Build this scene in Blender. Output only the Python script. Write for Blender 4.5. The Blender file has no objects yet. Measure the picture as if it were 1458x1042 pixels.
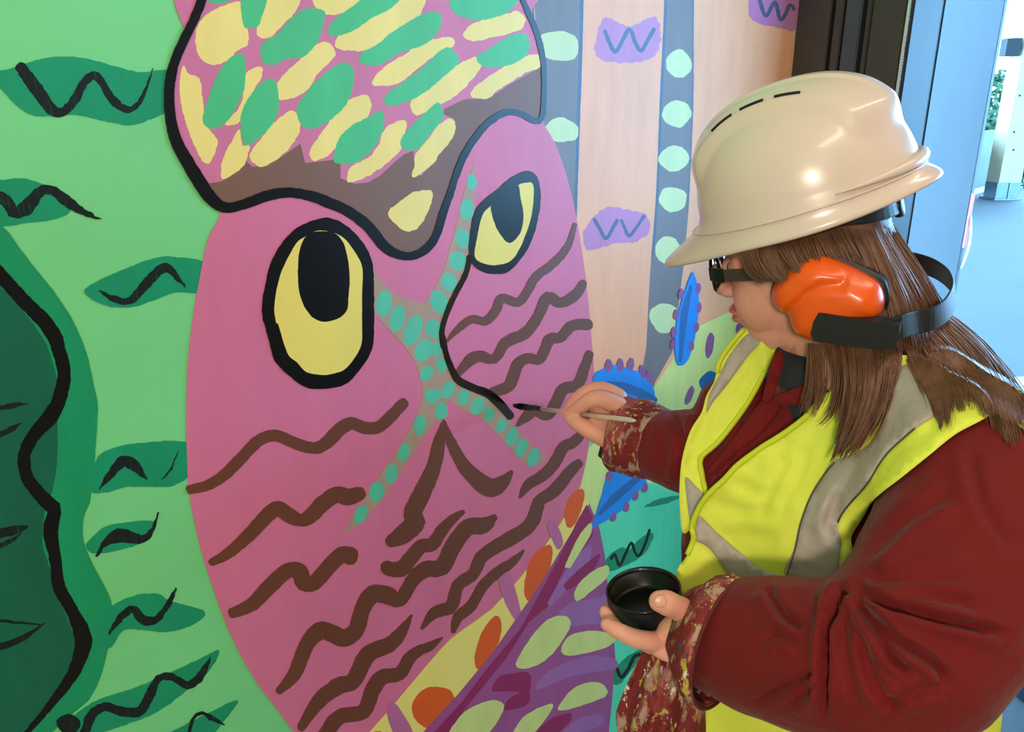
import bpy, bmesh, math, random
import numpy as np
from mathutils import Vector, Matrix, noise
from mathutils.bvhtree import BVHTree
from mathutils.geometry import delaunay_2d_cdt

scene = bpy.context.scene
COL = scene.collection
random.seed(7)
rng = np.random.default_rng(7)

# ------------------------------------------------------------------ camera
FPX, CX, CY = 1120.0, 729.0, 521.0          # focal length and centre in photograph pixels
PITCH = math.radians(18.0)
YAW = math.radians(45.0)                    # view direction against the mural normal
CAM = Vector((0.0, -0.884, 1.62))
RV = Vector((math.cos(YAW), -math.sin(YAW), 0.0))
FH = Vector((math.sin(YAW), math.cos(YAW), 0.0))
FV = FH * math.cos(PITCH) + Vector((0, 0, -math.sin(PITCH)))
UV = FH * math.sin(PITCH) + Vector((0, 0, math.cos(PITCH)))
cam_d = bpy.data.cameras.new('camera')
cam_d.sensor_fit = 'HORIZONTAL'; cam_d.sensor_width = 36.0
cam_d.lens = FPX / 1458.0 * 36.0
cam_d.clip_start = 0.02; cam_d.clip_end = 500
cam = bpy.data.objects.new('camera', cam_d); COL.objects.link(cam)
cam.matrix_world = Matrix(((RV.x, UV.x, -FV.x, CAM.x), (RV.y, UV.y, -FV.y, CAM.y),
                           (RV.z, UV.z, -FV.z, CAM.z), (0, 0, 0, 1)))
scene.camera = cam

def ray(px, py):
    return RV * ((px - CX) / FPX) + UV * ((CY - py) / FPX) + FV
def P(px, py, z):                            # photograph pixel at an optical depth -> world point
    return CAM + ray(px, py) * z
def cs(v):                                   # camera-space direction -> world direction
    return RV * v[0] + UV * v[1] + FV * v[2]
def proj(w):
    d = Vector(w) - CAM; z = d.dot(FV)
    return (CX + d.dot(RV) / z * FPX, CY - d.dot(UV) / z * FPX, z)
def on_wall(px, py, y=0.0):                  # on the mural wall plane
    r = ray(px, py); t = (y - CAM.y) / r.y
    return CAM + r * t
def on_x(px, py, x):
    r = ray(px, py); return CAM + r * ((x - CAM.x) / r.x)
def on_z(px, py, z=0.0):
    r = ray(px, py); return CAM + r * ((z - CAM.z) / r.z)

# ------------------------------------------------------------------ world, lights, exposure
world = bpy.data.worlds.new('world'); scene.world = world
world.use_nodes = True
bg = world.node_tree.nodes['Background']
bg.inputs['Color'].default_value = (0.24, 0.58, 1.0, 1)
bg.inputs['Strength'].default_value = 21.0

def area_light(name, loc, target, size, power, color, size_y=None):
    l = bpy.data.lights.new(name, 'AREA'); l.energy = power; l.color = color
    l.size = size
    if size_y: l.shape = 'RECTANGLE'; l.size_y = size_y
    o = bpy.data.objects.new(name, l); COL.objects.link(o)
    o.location = loc
    o.rotation_euler = (Vector(target) - Vector(loc)).to_track_quat('-Z', 'Y').to_euler()
    return o
# warm work lamp on a stand behind the photographer
area_light('work_lamp_light', (-1.62, -1.85, 2.15), (0.8, -0.2, 1.2), 0.24, 41, (1.0, 0.825, 0.675))
area_light('added_fill_light', (0.9, -1.25, 2.7), (0.9, -0.75, 0.0), 2.4, 13, (1.0, 0.84, 0.70), 0.12)  # invented overhead strip, added as soft fill for the right of the mural
vs = scene.view_settings
vs.view_transform = 'Standard'; vs.look = 'None'; vs.gamma = 1.0
vs.use_curve_mapping = False; vs.exposure = 0.0

# ------------------------------------------------------------------ helpers
def lin(c):
    out = []
    for v in c[:3]:
        v = v / 255.0
        out.append(v / 12.92 if v <= 0.04045 else ((v + 0.055) / 1.055) ** 2.4)
    return tuple(out)

MATS = {}
def mat(name, rgb, rough=0.5, spec=0.5, vary=0.06, vscale=(9, 9, 9), bump=0.0, bscale=300.0,
        metal=0.0, coat=0.0, sss=0.0, sheen=0.0, wrinkle=0.0, wscale=30.0, trans=0.0):
    if name in MATS: return MATS[name]
    m = bpy.data.materials.new(name); m.use_nodes = True
    nt = m.node_tree; b = nt.nodes['Principled BSDF']
    c = lin(rgb)
    b.inputs['Base Color'].default_value = (*c, 1)
    b.inputs['Roughness'].default_value = rough
    b.inputs['Metallic'].default_value = metal
    b.inputs['Specular IOR Level'].default_value = spec
    b.inputs['Coat Weight'].default_value = coat
    b.inputs['Coat Roughness'].default_value = 0.08
    if sss:
        b.inputs['Subsurface Weight'].default_value = sss
        b.inputs['Subsurface Radius'].default_value = (0.012, 0.004, 0.002)
        b.inputs['Subsurface Scale'].default_value = 0.5
    if sheen: b.inputs['Sheen Weight'].default_value = sheen
    if trans: b.inputs['Transmission Weight'].default_value = trans
    tc = nt.nodes.new('ShaderNodeTexCoord')
    if vary:
        mp = nt.nodes.new('ShaderNodeMapping'); mp.inputs['Scale'].default_value = vscale
        nt.links.new(tc.outputs['Object'], mp.inputs['Vector'])
        n = nt.nodes.new('ShaderNodeTexNoise'); n.inputs['Scale'].default_value = 1.0
        n.inputs['Detail'].default_value = 5; n.inputs['Roughness'].default_value = 0.6
        nt.links.new(mp.outputs[0], n.inputs['Vector'])
        r = nt.nodes.new('ShaderNodeMapRange')
        r.inputs[1].default_value = 0.3; r.inputs[2].default_value = 0.7
        r.inputs[3].default_value = 1 - vary; r.inputs[4].default_value = 1 + vary
        nt.links.new(n.outputs['Fac'], r.inputs[0])
        x = nt.nodes.new('ShaderNodeVectorMath'); x.operation = 'SCALE'
        x.inputs[0].default_value = c
        nt.links.new(r.outputs[0], x.inputs['Scale'])
        nt.links.new(x.outputs[0], b.inputs['Base Color'])
    last = None
    for amt, sc, det in ((bump, bscale, 3), (wrinkle, wscale, 4)):
        if not amt: continue
        n2 = nt.nodes.new('ShaderNodeTexNoise'); n2.inputs['Scale'].default_value = sc
        n2.inputs['Detail'].default_value = det
        nt.links.new(tc.outputs['Object'], n2.inputs['Vector'])
        bp = nt.nodes.new('ShaderNodeBump'); bp.inputs['Strength'].default_value = amt
        bp.inputs['Distance'].default_value = 0.6 / sc
        nt.links.new(n2.outputs['Fac'], bp.inputs['Height'])
        if last: nt.links.new(last.outputs[0], bp.inputs['Normal'])
        last = bp
    if last: nt.links.new(last.outputs[0], b.inputs['Normal'])
    MATS[name] = m
    return m

def paint(name, rgb, rough=0.5, vary=0.07):
    return mat('paint_' + name, rgb, rough=rough, spec=0.45, vary=vary, vscale=(22, 22, 5), bump=0.06, bscale=420.0)

def link(o, parent=None):
    COL.objects.link(o)
    if parent is not None:
        o.parent = parent
        loc = parent.get('_w') 
        o.matrix_parent_inverse = Matrix.Translation(-Vector(loc)) if loc is not None else Matrix.Identity(4)
    return o
def empty(name, loc, label=None, cat=None, group=None):
    o = bpy.data.objects.new(name, None); o.empty_display_size = 0.05
    COL.objects.link(o); o.location = loc; o['_w'] = list(loc)
    if label: tag(o, label, cat, group)
    return o
def tag(o, label=None, cat=None, group=None, kind=None):
    if label: o['label'] = label
    if cat: o['category'] = cat
    if group: o['group'] = group
    if kind: o['kind'] = kind
    return o
def mesh_obj(name, verts, faces, m, parent=None, smooth=False):
    me = bpy.data.meshes.new(name)
    me.from_pydata([tuple(v) for v in verts], [], [tuple(f) for f in faces]); me.update()
    if smooth: me.polygons.foreach_set('use_smooth', [True] * len(me.polygons))
    if m: me.materials.append(m)
    o = bpy.data.objects.new(name, me)
    return link(o, parent)
def box(name, lo, hi, m, parent=None, bevel=0.0):
    lo = Vector(lo); hi = Vector(hi)
    bm = bmesh.new(); bmesh.ops.create_cube(bm, size=1)
    for v in bm.verts:
        v.co = Vector(((lo[i] + hi[i]) / 2 + v.co[i] * (hi[i] - lo[i]) for i in range(3)))
    if bevel:
        bmesh.ops.bevel(bm, geom=bm.edges[:], offset=bevel, segments=2, affect='EDGES')
    me = bpy.data.meshes.new(name); bm.to_mesh(me); bm.free(); me.materials.append(m)
    return link(bpy.data.objects.new(name, me), parent)
def crm(pts, closed=False, step=3.0):
    """Catmull-Rom through points (any dimension), resampled about every `step`."""
    p = np.array(pts, float); n = len(p); out = []
    idx = range(n) if closed else range(n - 1)
    for i in idx:
        if closed: a, b, c, d = p[i - 1], p[i], p[(i + 1) % n], p[(i + 2) % n]
        else: a, b, c, d = p[max(i - 1, 0)], p[i], p[i + 1], p[min(i + 2, n - 1)]
        k = max(1, int(np.linalg.norm(c[:2] - b[:2]) / step))
        for j in range(k):
            t = j / k
            out.append(0.5 * ((2 * b) + (-a + c) * t + (2 * a - 5 * b + 4 * c - d) * t * t + (-a + 3 * b - 3 * c + d) * t ** 3))
    if not closed: out.append(p[-1])
    return np.array(out)
def crop(x0, y0, x1, w):
    s = (x1 - x0) / w
    return lambda pts: [(x0 + q[0] * s, y0 + q[1] * s) + tuple(v * s for v in q[2:]) for q in pts]

# ------------------------------------------------------------------ the setting
XC = on_wall(1133, 60).x                     # the corner where the mural wall meets the door wall
wall_m = mat('wall_paint_pale_green', (116, 208, 132), rough=0.55, vary=0.03, bump=0.08, bscale=420)
plain_m = mat('interior_plaster', (232, 228, 220), rough=0.7, vary=0.04, bump=0.1, bscale=90)
floor_m = mat('concrete_floor', (176, 174, 170), rough=0.7, vary=0.16, vscale=(2.2, 2.2, 2.2), bump=0.15, bscale=60)
ceil_m = mat('ceiling_board', (220, 218, 212), rough=0.8, vary=0.03)
tag(box('wall_mural', (-2.2, 0, 0), (XC, 0.2, 2.75), wall_m), kind='structure')
tag(box('floor', (-2.4, -4.2, -0.2), (2.02, 0.2, 0.0), floor_m), kind='structure')
tag(box('ceiling', (-2.4, -4.2, 2.75), (2.3, 0.2, 2.9), ceil_m), kind='structure')
tag(box('wall_left', (-2.4, -4.2, 0), (-2.2, 0.2, 2.75), plain_m), kind='structure')
tag(box('wall_back', (-2.2, -4.2, 0), (XC + 0.15, -4.0, 2.75), plain_m), kind='structure')
dark_m = mat('dark_anodised_frame', (52, 48, 46), rough=0.42, spec=0.5, vary=0.05)
dark2_m = mat('dark_frame_groove', (18, 18, 20), rough=0.6, vary=0.0)
slate_m = mat('slate_frame_strip', (50, 60, 72), rough=0.32, vary=0.04)
steel_m = mat('bright_edge_trim', (205, 212, 216), rough=0.25, metal=0.9, vary=0.0)
def yx(px): return on_x(px, 60, XC).y
DY0 = yx(1290)                               # door side of the jamb
DY1 = -1.45
wr = box('wall_right', (XC, -4.2, 0), (XC + 0.15, DY1, 2.75), plain_m); tag(wr, kind='structure')
box('lintel_panel', (XC, DY1, 2.35), (XC + 0.15, 0.0, 2.75), plain_m, wr)
box('unseen_shade_panel', (XC, DY1, 0), (XC + 0.15, -0.76, 1.34), plain_m, wr)  # unseen low panel, added to keep daylight off the lower mural
door = empty('door_1', (XC, DY0, 0)); tag(door, 'dark metal door frame at the end of the painted wall', None, None, 'structure')
box('jamb_board', (XC - 0.006, yx(1180), 0), (XC + 0.15, 0.0, 2.35), dark_m, door, 0.002)
box('jamb_rebate', (XC + 0.012, yx(1240), 0), (XC + 0.15, yx(1180), 2.35), dark2_m, door)
box('jamb_board', (XC - 0.004, yx(1197), 0), (XC + 0.1, yx(1185), 2.35), dark_m, door, 0.002)
box('jamb_strip', (XC - 0.012, yx(1225), 0), (XC + 0.1, yx(1202), 2.35), slate_m, door, 0.003)
box('jamb_board', (XC - 0.002, yx(1236), 0), (XC + 0.1, yx(1229), 2.35), dark_m, door, 0.002)
box('jamb_post', (XC - 0.02, DY0, 0), (XC + 0.15, yx(1242), 2.35), dark_m, door, 0.003)
box('edge_trim', (XC - 0.021, DY0 - 0.006, 0), (XC - 0.012, DY0 - 0.001, 2.35), steel_m, door)
box('gasket', (XC - 0.012, DY0 - 0.012, 0), (XC + 0.14, DY0 - 0.001, 2.35), dark2_m, door)
box('jamb_post', (XC - 0.02, DY1, 1.34), (XC + 0.15, DY1 + 0.08, 2.35), dark_m, door, 0.003)
box('head_rail', (XC - 0.02, DY1 + 0.08, 2.27), (XC + 0.15, DY0 - 0.02, 2.35), dark_m, door, 0.003)

# outside: slab, partition boards, timber column, railing, trees
slab_m = mat('outside_concrete', (90, 90, 90), rough=0.75, vary=0.07, vscale=(1.3, 1.3, 1.3), bump=0.1, bscale=40)
tag(box('ceiling_terrace', (2.0, -14.0, 6.2), (21.0, 9.0, 6.4), mat('terrace_soffit', (120, 116, 110), rough=0.8)), kind='structure')
tag(box('wall_unseen_shade', (2.15, -3.4, 0.0), (2.27, -0.80, 1.34), plain_m), kind='structure')  # unseen half-height wall, added only to shade the lower mural
tag(box('floor_terrace', (2.02, -14.0, -0.25), (21.0, 9.0, -0.002), slab_m), kind='structure')
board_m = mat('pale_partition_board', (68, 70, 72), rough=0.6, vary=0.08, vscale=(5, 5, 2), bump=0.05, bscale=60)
XP = 2.95
pj, pr = on_x(1319, 170, XP).y, on_x(1396, 200, XP).y
part = empty('wall_partition', (XP, 0.6, 0)); tag(part, 'pale board partition standing beyond the doorway', None, None, 'structure')
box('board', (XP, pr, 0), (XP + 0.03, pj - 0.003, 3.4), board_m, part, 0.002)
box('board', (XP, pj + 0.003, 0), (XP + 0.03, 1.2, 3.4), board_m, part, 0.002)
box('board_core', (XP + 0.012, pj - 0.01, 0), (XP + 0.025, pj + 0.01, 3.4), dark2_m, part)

def at_floor(px, py): return on_z(px, py, 0.0)
timber_m = mat('pale_glulam_timber', (190, 164, 128), rough=0.6, vary=0.06, vscale=(3, 3, 0.6))
galv_m = mat('galvanised_bracket', (120, 132, 140), rough=0.45, metal=0.6, vary=0.1)
pb = at_floor(1424, 283)
col = empty('timber_column', pb, 'pale square timber column on a metal foot beyond the doorway', 'column')
u_ = RV.copy(); w_ = 0.30
def obox(name, base, right, hw, hd, z0, z1, m, parent, lean=0.0):
    fw = Vector((-right.y, right.x, 0))
    vs_ = []
    for z in (z0, z1):
        for a, b in ((-1, -1), (1, -1), (1, 1), (-1, 1)):
            vs_.append(Vector((base.x, base.y, z)) + right * a * hw + fw * b * hd)
    return mesh_obj(name, vs_, [(0, 3, 2, 1), (4, 5, 6, 7), (0, 1, 5, 4), (1, 2, 6, 5), (2, 3, 7, 6), (3, 0, 4, 7)], m, parent)
zc = 0.32
obox('post', pb, u_, 0.21, 0.21, zc, 5.6, timber_m, col)
obox('foot_plate', pb, u_, 0.26, 0.26, 0, 0.03, galv_m, col)
obox('foot_bracket', pb - u_ * 0.115, u_, 0.105, 0.2, 0.03, zc, galv_m, col)
obox('foot_bracket', pb + u_ * 0.115, u_, 0.105, 0.2, 0.03, zc, galv_m, col)
dotm = dark2_m
fwd = Vector((-u_.y, u_.x, 0))
for i in range(9):
    q = pb + u_ * random.uniform(-0.15, 0.15) - fwd * 0.212
    z = 0.9 + i * 0.32
    obox('bolt_hole', q, u_, 0.016, 0.006, z, z + 0.035, dotm, col)
# beam above, lamp box on the column
bm_ = obox('timber_beam', pb + fwd * 0.2, u_, 2.6, 0.14, 5.62, 6.2, timber_m, None)
tag(bm_, 'pale horizontal timber beam on top of the column', 'beam')
lb = pb - u_ * 0.37 - fwd * 0.1
lamp = empty('wall_lamp', (lb.x, lb.y, 3.6), 'small dark lamp box fixed to the side of the timber column', 'lamp')
zl = 1.62 + (pb - CAM).to_2d().length * math.tan(math.radians(-18 + math.degrees(math.atan((521 - 80) / FPX))))
obox('housing', lb - u_ * 0.02, u_, 0.13, 0.1, zl - 0.17, zl + 0.13, dark2_m, lamp)
obox('bracket', lb + u_ * 0.14, u_, 0.04, 0.03, zl - 0.05, zl + 0.03, dark_m, lamp)
# railing along the slab edge
rail_m = mat('grey_railing_panel', (36, 42, 46), rough=0.5, vary=0.05)
railp = mat('railing_post_pale', (110, 120, 124), rough=0.4, vary=0.0)
kerb_m = mat('pale_kerb', (190, 192, 190), rough=0.6)
r0 = at_floor(1372, 279); r1 = at_floor(1420, 266)
rail = empty('railing', r0, 'grey panelled railing along the edge of the terrace', 'railing')
rd = (r1 - r0).normalized()
def seg_box(name, a, b, t, z0, z1, m, parent):
    d = (b - a); L = d.length; d.normalize()
    return obox(name, (a + b) / 2, d, L / 2, t, z0, z1, m, parent)
rs = r0 - rd * 4
for i in range(5):
    a = rs + rd * (i * 1.5); b = a + rd * 1.44
    seg_box('rail_panel', a, b, 0.02, 0.10, 1.18, rail_m, rail)
    seg_box('rail_post', b, b + rd * 0.06, 0.04, 0.0, 1.22, railp, rail)
seg_box('kerb', rs, rs + rd * 7.5, 0.07, 0.0, 0.10, kerb_m, rail)
seg_box('top_rail', rs, rs + rd * 7.5, 0.035, 1.18, 1.23, rail_m, rail)
# trees beyond the railing
leafc = [mat('tree_leaf_%d' % i, c, rough=0.7, vary=0.1) for i, c in enumerate(((36, 62, 32), (46, 74, 40), (30, 54, 32)))]
bark_m = mat('tree_bark', (95, 82, 70), rough=0.9)
tag(box('ground_lawn', (21.0, -40, -3.2), (70, 60, -3.0), mat('lawn', (50, 74, 38), rough=0.9, vary=0.15)), kind='structure')
def tree(px, dist, h, r, k, label):
    d = ray(px, 157); d.z = 0; d.normalize()
    b = CAM + d * dist; b.z = -3.0
    t = empty('tree', b, label, 'tree', 'trees beyond the railing')
    v, f = [], []
    for i in range(1500):
        q = Vector(rng.normal(size=3)); q.normalize(); q *= r * random.uniform(0.62, 1.0) ** 0.5
        lump = 1 + 0.22 * noise.noise(q * (2.2 / r) + Vector((k * 9, 0, 0)))
        c = b + Vector((q.x * lump, q.y * lump, h - r * 0.95 + q.z * lump * 0.95))
        a = Vector(rng.normal(size=3)).normalized(); e = a.cross(Vector(rng.normal(size=3))).normalized()
        s = r * 0.085; n0 = len(v)
        v += [c - a * s, c + e * s * 0.6, c + a * s, c - e * s * 0.6]; f.append((n0, n0 + 1, n0 + 2, n0 + 3))
    tag(mesh_obj('crown', v, f, leafc[k % 3], t), kind='stuff')
    bmx = bmesh.new(); bmesh.ops.create_cone(bmx, cap_ends=True, segments=10, radius1=r * 0.09, radius2=r * 0.05, depth=h - r,
                                            matrix=Matrix.Translation(b + Vector((0, 0, (h - r) / 2))))
    me = bpy.data.meshes.new('trunk'); bmx.to_mesh(me); bmx.free(); me.materials.append(bark_m)
    link(bpy.data.objects.new('trunk', me), t)
tree(1376, 27, 4.6, 1.3, 0, 'rounded grey-green tree seen above the grey railing panel')
tree(1404, 38, 6.2, 1.9, 1, 'lighter green tree seen between the partition and the timber column')
tree(1458, 46, 6.0, 1.5, 2, 'dark green tree seen on the far side of the timber column')
tree(1490, 30, 5.0, 1.5, 1, 'low light green tree seen beyond the wire fence')
# wire fence right of the column
wf0 = at_floor(1444, 268); fence = empty('wire_fence', wf0, 'thin dark wire fence beside the timber column', 'fence')
wd = (at_floor(1458, 268.5) - wf0).normalized(); wm = mat('fence_wire', (40, 60, 66), rough=0.5, vary=0)
for i in range(9):
    seg_box('wire', wf0 + wd * (i * 0.16), wf0 + wd * (i * 0.16 + 0.02), 0.01, 0.0, 1.2, wm, fence)
for z in (0.05, 0.6, 1.17):
    seg_box('fence_rail', wf0 - wd * 0.1, wf0 + wd * 1.6, 0.02, z, z + 0.035, wm, fence)
# red strip and white cable on the partition edge
red_m = mat('faded_red_tape', (214, 110, 116), rough=0.6); cab_m = mat('white_cable', (225, 228, 226), rough=0.5, vary=0)
ya, za = pr - 0.002, on_x(1376, 310, XP).z
tape = box('tape_strip', (XP + 0.002, pr - 0.006, za - 0.10), (XP + 0.026, pr - 0.0005, za + 0.08), red_m)
tag(tape, 'faded red tape strip on the edge of the pale partition', 'tape')
def tube(name, pts, r, m, parent=None, seg=8, cap=True, flat=None):
    """round tube through 3-D points; r may be a list"""
    pts = [Vector(p) for p in pts]; n = len(pts)
    rr = r if isinstance(r, (list, tuple, np.ndarray)) else [r] * n
    v, f = [], []
    t0 = (pts[1] - pts[0]).normalized()
    ref = t0.orthogonal().normalized()
    for i in range(n):
        t = (pts[min(i + 1, n - 1)] - pts[max(i - 1, 0)]).normalized()
        ref = (ref - t * ref.dot(t)).normalized(); bi = t.cross(ref)
        for k in range(seg):
            a = 2 * math.pi * k / seg
            v.append(pts[i] + (ref * math.cos(a) + bi * math.sin(a)) * rr[i])
    for i in range(n - 1):
        for k in range(seg):
            k2 = (k + 1) % seg
            f.append((i * seg + k, i * seg + k2, (i + 1) * seg + k2, (i + 1) * seg + k))
    if cap:
        f.append(tuple(range(seg))[::-1]); f.append(tuple((n - 1) * seg + k for k in range(seg)))
    if name is None: return v, f
    return mesh_obj(name, v, f, m, parent, smooth=True)
zc0 = on_x(1370, 345, XP).z
cab = tube('cable_loop', [Vector((XP + 0.015, pr - 0.006 - 0.012 * math.sin(math.pi * i / 14), zc0 + 0.09 - 0.18 * i / 14)) for i in range(15)], 0.004, cab_m)
tag(cab, 'white cable loop hanging on the edge of the pale partition', 'cable')
pl = at_floor(1452, 552)
plank = obox('timber_plank', pl, Vector((0.83, -0.55, 0)).normalized(), 0.5, 0.07, 0.0, 0.045, timber_m, None)
tag(plank, 'pale timber plank lying on the concrete behind the painter', 'plank')
# dark paint drum on the floor
dr = at_floor(1452, 985) + RV * 0.10
drum = empty('paint_drum', dr, 'dark blue plastic drum standing on the floor behind the painter', 'drum')
drm = mat('dark_blue_plastic', (42, 58, 72), rough=0.45, vary=0.06)
def lathe(name, c, prof, m, parent, seg=40, axis=None):
    ax = (axis or Vector((0, 0, 1))).normalized(); e1 = ax.orthogonal().normalized(); e2 = ax.cross(e1)
    v, f = [], []
    for r, z in prof:
        for k in range(seg):
            a = 2 * math.pi * k / seg
            v.append(Vector(c) + ax * z + (e1 * math.cos(a) + e2 * math.sin(a)) * r)
    for i in range(len(prof) - 1):
        for k in range(seg):
            k2 = (k + 1) % seg
            f.append((i * seg + k, i * seg + k2, (i + 1) * seg + k2, (i + 1) * seg + k))
    return mesh_obj(name, v, f, m, parent, smooth=True)
lathe('body', dr, [(0.0, 0.002), (0.125, 0.002), (0.13, 0.01), (0.142, 0.27), (0.15, 0.272), (0.15, 0.288), (0.138, 0.29), (0.135, 0.28), (0.128, 0.03), (0, 0.03)], drm, drum)
lathe('lid', dr, [(0.0, 0.30), (0.146, 0.30), (0.154, 0.296), (0.156, 0.276), (0.152, 0.274), (0.151, 0.291), (0.0, 0.292)], drm, drum)
# ------------------------------------------------------------------ the mural: every paint mark is a thin film of paint on the wall
mural = empty('mural', (on_wall(600, 900).x, 0, on_wall(600, 1042).z), 'bright mural of a pink owl with yellow eyes and green leaves on the wall', 'mural')
LAY = [0.0003]
def tri_fill(poly):
    """triangulate a (possibly concave) closed 2-D polygon"""
    n = len(poly)
    r = delaunay_2d_cdt([Vector(p) for p in poly], [(i, (i + 1) % n) for i in range(n)], [], 1, 1e-7)
    return r[0], r[2]
def film(name, poly_px, m, parent, rag=0.5, step=4.0, closed=True, spline=True, label=None):
    pts = crm(poly_px, True, step) if spline else np.array(poly_px, float)
    if rag:
        s = random.random() * 99
        for i in range(len(pts)):
            q = pts[i]
            pts[i] = (q[0] + rag * noise.noise(Vector((q[0] * .13 + s, q[1] * .13, 1))) + rag * .7 * noise.noise(Vector((q[0] * .5, q[1] * .5, s))),
                      q[1] + rag * noise.noise(Vector((q[0] * .13, q[1] * .13 + s, 5))) + rag * .7 * noise.noise(Vector((q[1] * .5, q[0] * .5, s + 4))))
    LAY[0] += 1.4e-5
    y = -LAY[0]
    w = [on_wall(a, b) for a, b in pts]
    v2, fs = tri_fill([(p.x, p.z) for p in w])
    verts = [(p.x, y, p.y) for p in v2]
    faces = []
    for f in fs:
        a, b, c = [v2[i] for i in f[:3]]
        area = (b.x - a.x) * (c.y - a.y) - (b.y - a.y) * (c.x - a.x)
        faces.append(tuple(f) if area > 0 else tuple(reversed(f)))
    n0 = len(verts); n = len(w)                       # thin skirt back to the wall
    for p in w: verts.append((p.x, y, p.z))
    for p in w: verts.append((p.x, -0.00005, p.z))
    ar = sum(w[i].x * w[(i + 1) % n].z - w[(i + 1) % n].x * w[i].z for i in range(n))
    for i in range(n):
        j = (i + 1) % n
        q = (n0 + i, n0 + n + i, n0 + n + j, n0 + j)
        faces.append(q if ar > 0 else q[::-1])
    o = mesh_obj(name, verts, faces, m, parent)
    if label: o['label'] = label
    return o
def ribbon(name, pts, width, m, parent, rag=0.6, step=4.0, taper=None, label=None):
    """pts: (x, y) or (x, y, w) in photograph pixels"""
    pts = [tuple(p) if len(p) == 3 else (p[0], p[1], width) for p in pts]
    c = crm(pts, False, step)
    d = np.gradient(c[:, :2], axis=0); d /= np.linalg.norm(d, axis=1)[:, None] + 1e-9
    nrm = np.stack([-d[:, 1], d[:, 0]], 1); h = np.maximum(c[:, 2:3], 0.8) / 2
    L = c[:, :2] + nrm * h; R = c[:, :2] - nrm * h
    def capend(e, dr, hh, a0):
        return [e + dr * hh * 0.8 * math.cos(t) + a0 * hh * math.sin(t) for t in (-0.9, -0.35, 0.35, 0.9)]
    e1 = capend(c[-1, :2], d[-1], h[-1, 0], -nrm[-1])
    e0 = capend(c[0, :2], -d[0], h[0, 0], nrm[0])
    poly = list(L) + e1 + list(R[::-1]) + e0
    return film(name, clean([tuple(p) for p in poly]), m, parent, rag=rag, spline=False, label=label)
def clean(poly):
    out = [poly[0]]
    for p in poly[1:]:
        if (p[0] - out[-1][0]) ** 2 + (p[1] - out[-1][1]) ** 2 > 0.16: out.append(p)
    return out
def ell(cx, cy, rx, ry, ang=0, n=10):
    a = math.radians(ang); o = []
    for i in range(n):
        t = 2 * math.pi * i / n; k = 1 + random.uniform(-.07, .07)
        x, y = rx * math.cos(t) * k, ry * math.sin(t) * k
        o.append((cx + x * math.cos(a) - y * math.sin(a), cy + x * math.sin(a) + y * math.cos(a)))
    return o
A = crop(0, 0, 300, 1202); B = crop(0, 240, 300, 1202); C_ = crop(0, 480, 300, 1202); D = crop(0, 720, 350, 1133)
E = crop(220, 0, 520, 1202); F = crop(500, 0, 800, 1202); G = crop(260, 220, 560, 1202); H = crop(520, 220, 860, 1181)
I = crop(260, 460, 560, 1116); J = crop(460, 460, 760, 1116); K = crop(280, 680, 600, 921); L_ = crop(520, 700, 820, 914)
M = crop(680, 480, 980, 1116); N = crop(680, 700, 1000, 975); O = crop(740, 0, 1140, 1389); Q = crop(760, 240, 1100, 1107)
def dry_paint():
    m = mat('paint_dry_black', (18, 30, 28), rough=0.5, spec=0.3, vary=0.0); nt = m.node_tree; b = nt.nodes['Principled BSDF']
    tc = nt.nodes.new('ShaderNodeTexCoord'); mp = nt.nodes.new('ShaderNodeMapping'); mp.inputs['Rotation'].default_value = (0, 0.75, 0); mp.inputs['Scale'].default_value = (420, 60, 42)
    n = nt.nodes.new('ShaderNodeTexNoise'); n.inputs['Scale'].default_value = 1.0; n.inputs['Detail'].default_value = 4
    r = nt.nodes.new('ShaderNodeValToRGB'); r.color_ramp.elements[0].position = 0.56; r.color_ramp.elements[0].color = (*lin((16, 24, 24)), 1)
    r.color_ramp.elements[1].position = 0.82; r.color_ramp.elements[1].color = (*lin((14, 92, 66)), 1)
    nt.links.new(tc.outputs['Object'], mp.inputs[0]); nt.links.new(mp.outputs[0], n.inputs['Vector']); nt.links.new(n.outputs['Fac'], r.inputs[0]); nt.links.new(r.outputs[0], b.inputs['Base Color'])
    return m
p_peach = paint('peach', (236, 172, 132)); p_hill = paint('yellow_green', (206, 228, 142)); p_teal = paint('turquoise', (86, 226, 180))
p_stripe = paint('slate_grey', (116, 112, 116)); p_edge = paint('slate_blue', (70, 96, 124)); p_mint = paint('pale_mint', (196, 216, 160))
p_lilac = paint('mauve', (186, 122, 172)); p_pink = paint('owl_pink', (210, 112, 146), vary=0.05); p_cap = paint('cap_pink', (204, 112, 146))
p_brown = paint('brown', (104, 58, 38)); p_brow = paint('umber', (122, 86, 68)); p_yel = paint('feather_yellow', (236, 214, 122), vary=0.05)
p_gre = paint('feather_green', (72, 184, 118)); p_eye = paint('eye_yellow', (232, 212, 102), vary=0.03); p_blk = mat('paint_black', (10, 10, 12), rough=0.34, spec=0.28, vary=0.0, bump=0.08, bscale=420)
p_taupe = paint('taupe', (172, 144, 122)); p_dot = paint('sea_green', (86, 188, 152)); p_band = paint('collar_yellow', (236, 222, 118), vary=0.03)
p_oran = paint('orange', (224, 92, 24)); p_bar = paint('orchid', (190, 106, 152)); p_wing = paint('plum', (158, 80, 138)); p_mag = paint('magenta', (146, 30, 90))
p_wlil = paint('lilac', (160, 104, 166)); p_wgre = paint('pale_lime', (208, 222, 134)); p_dgreen = paint('emerald', (10, 146, 100)); p_leaf = paint('leaf_green', (6, 144, 98), vary=0.1)
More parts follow.
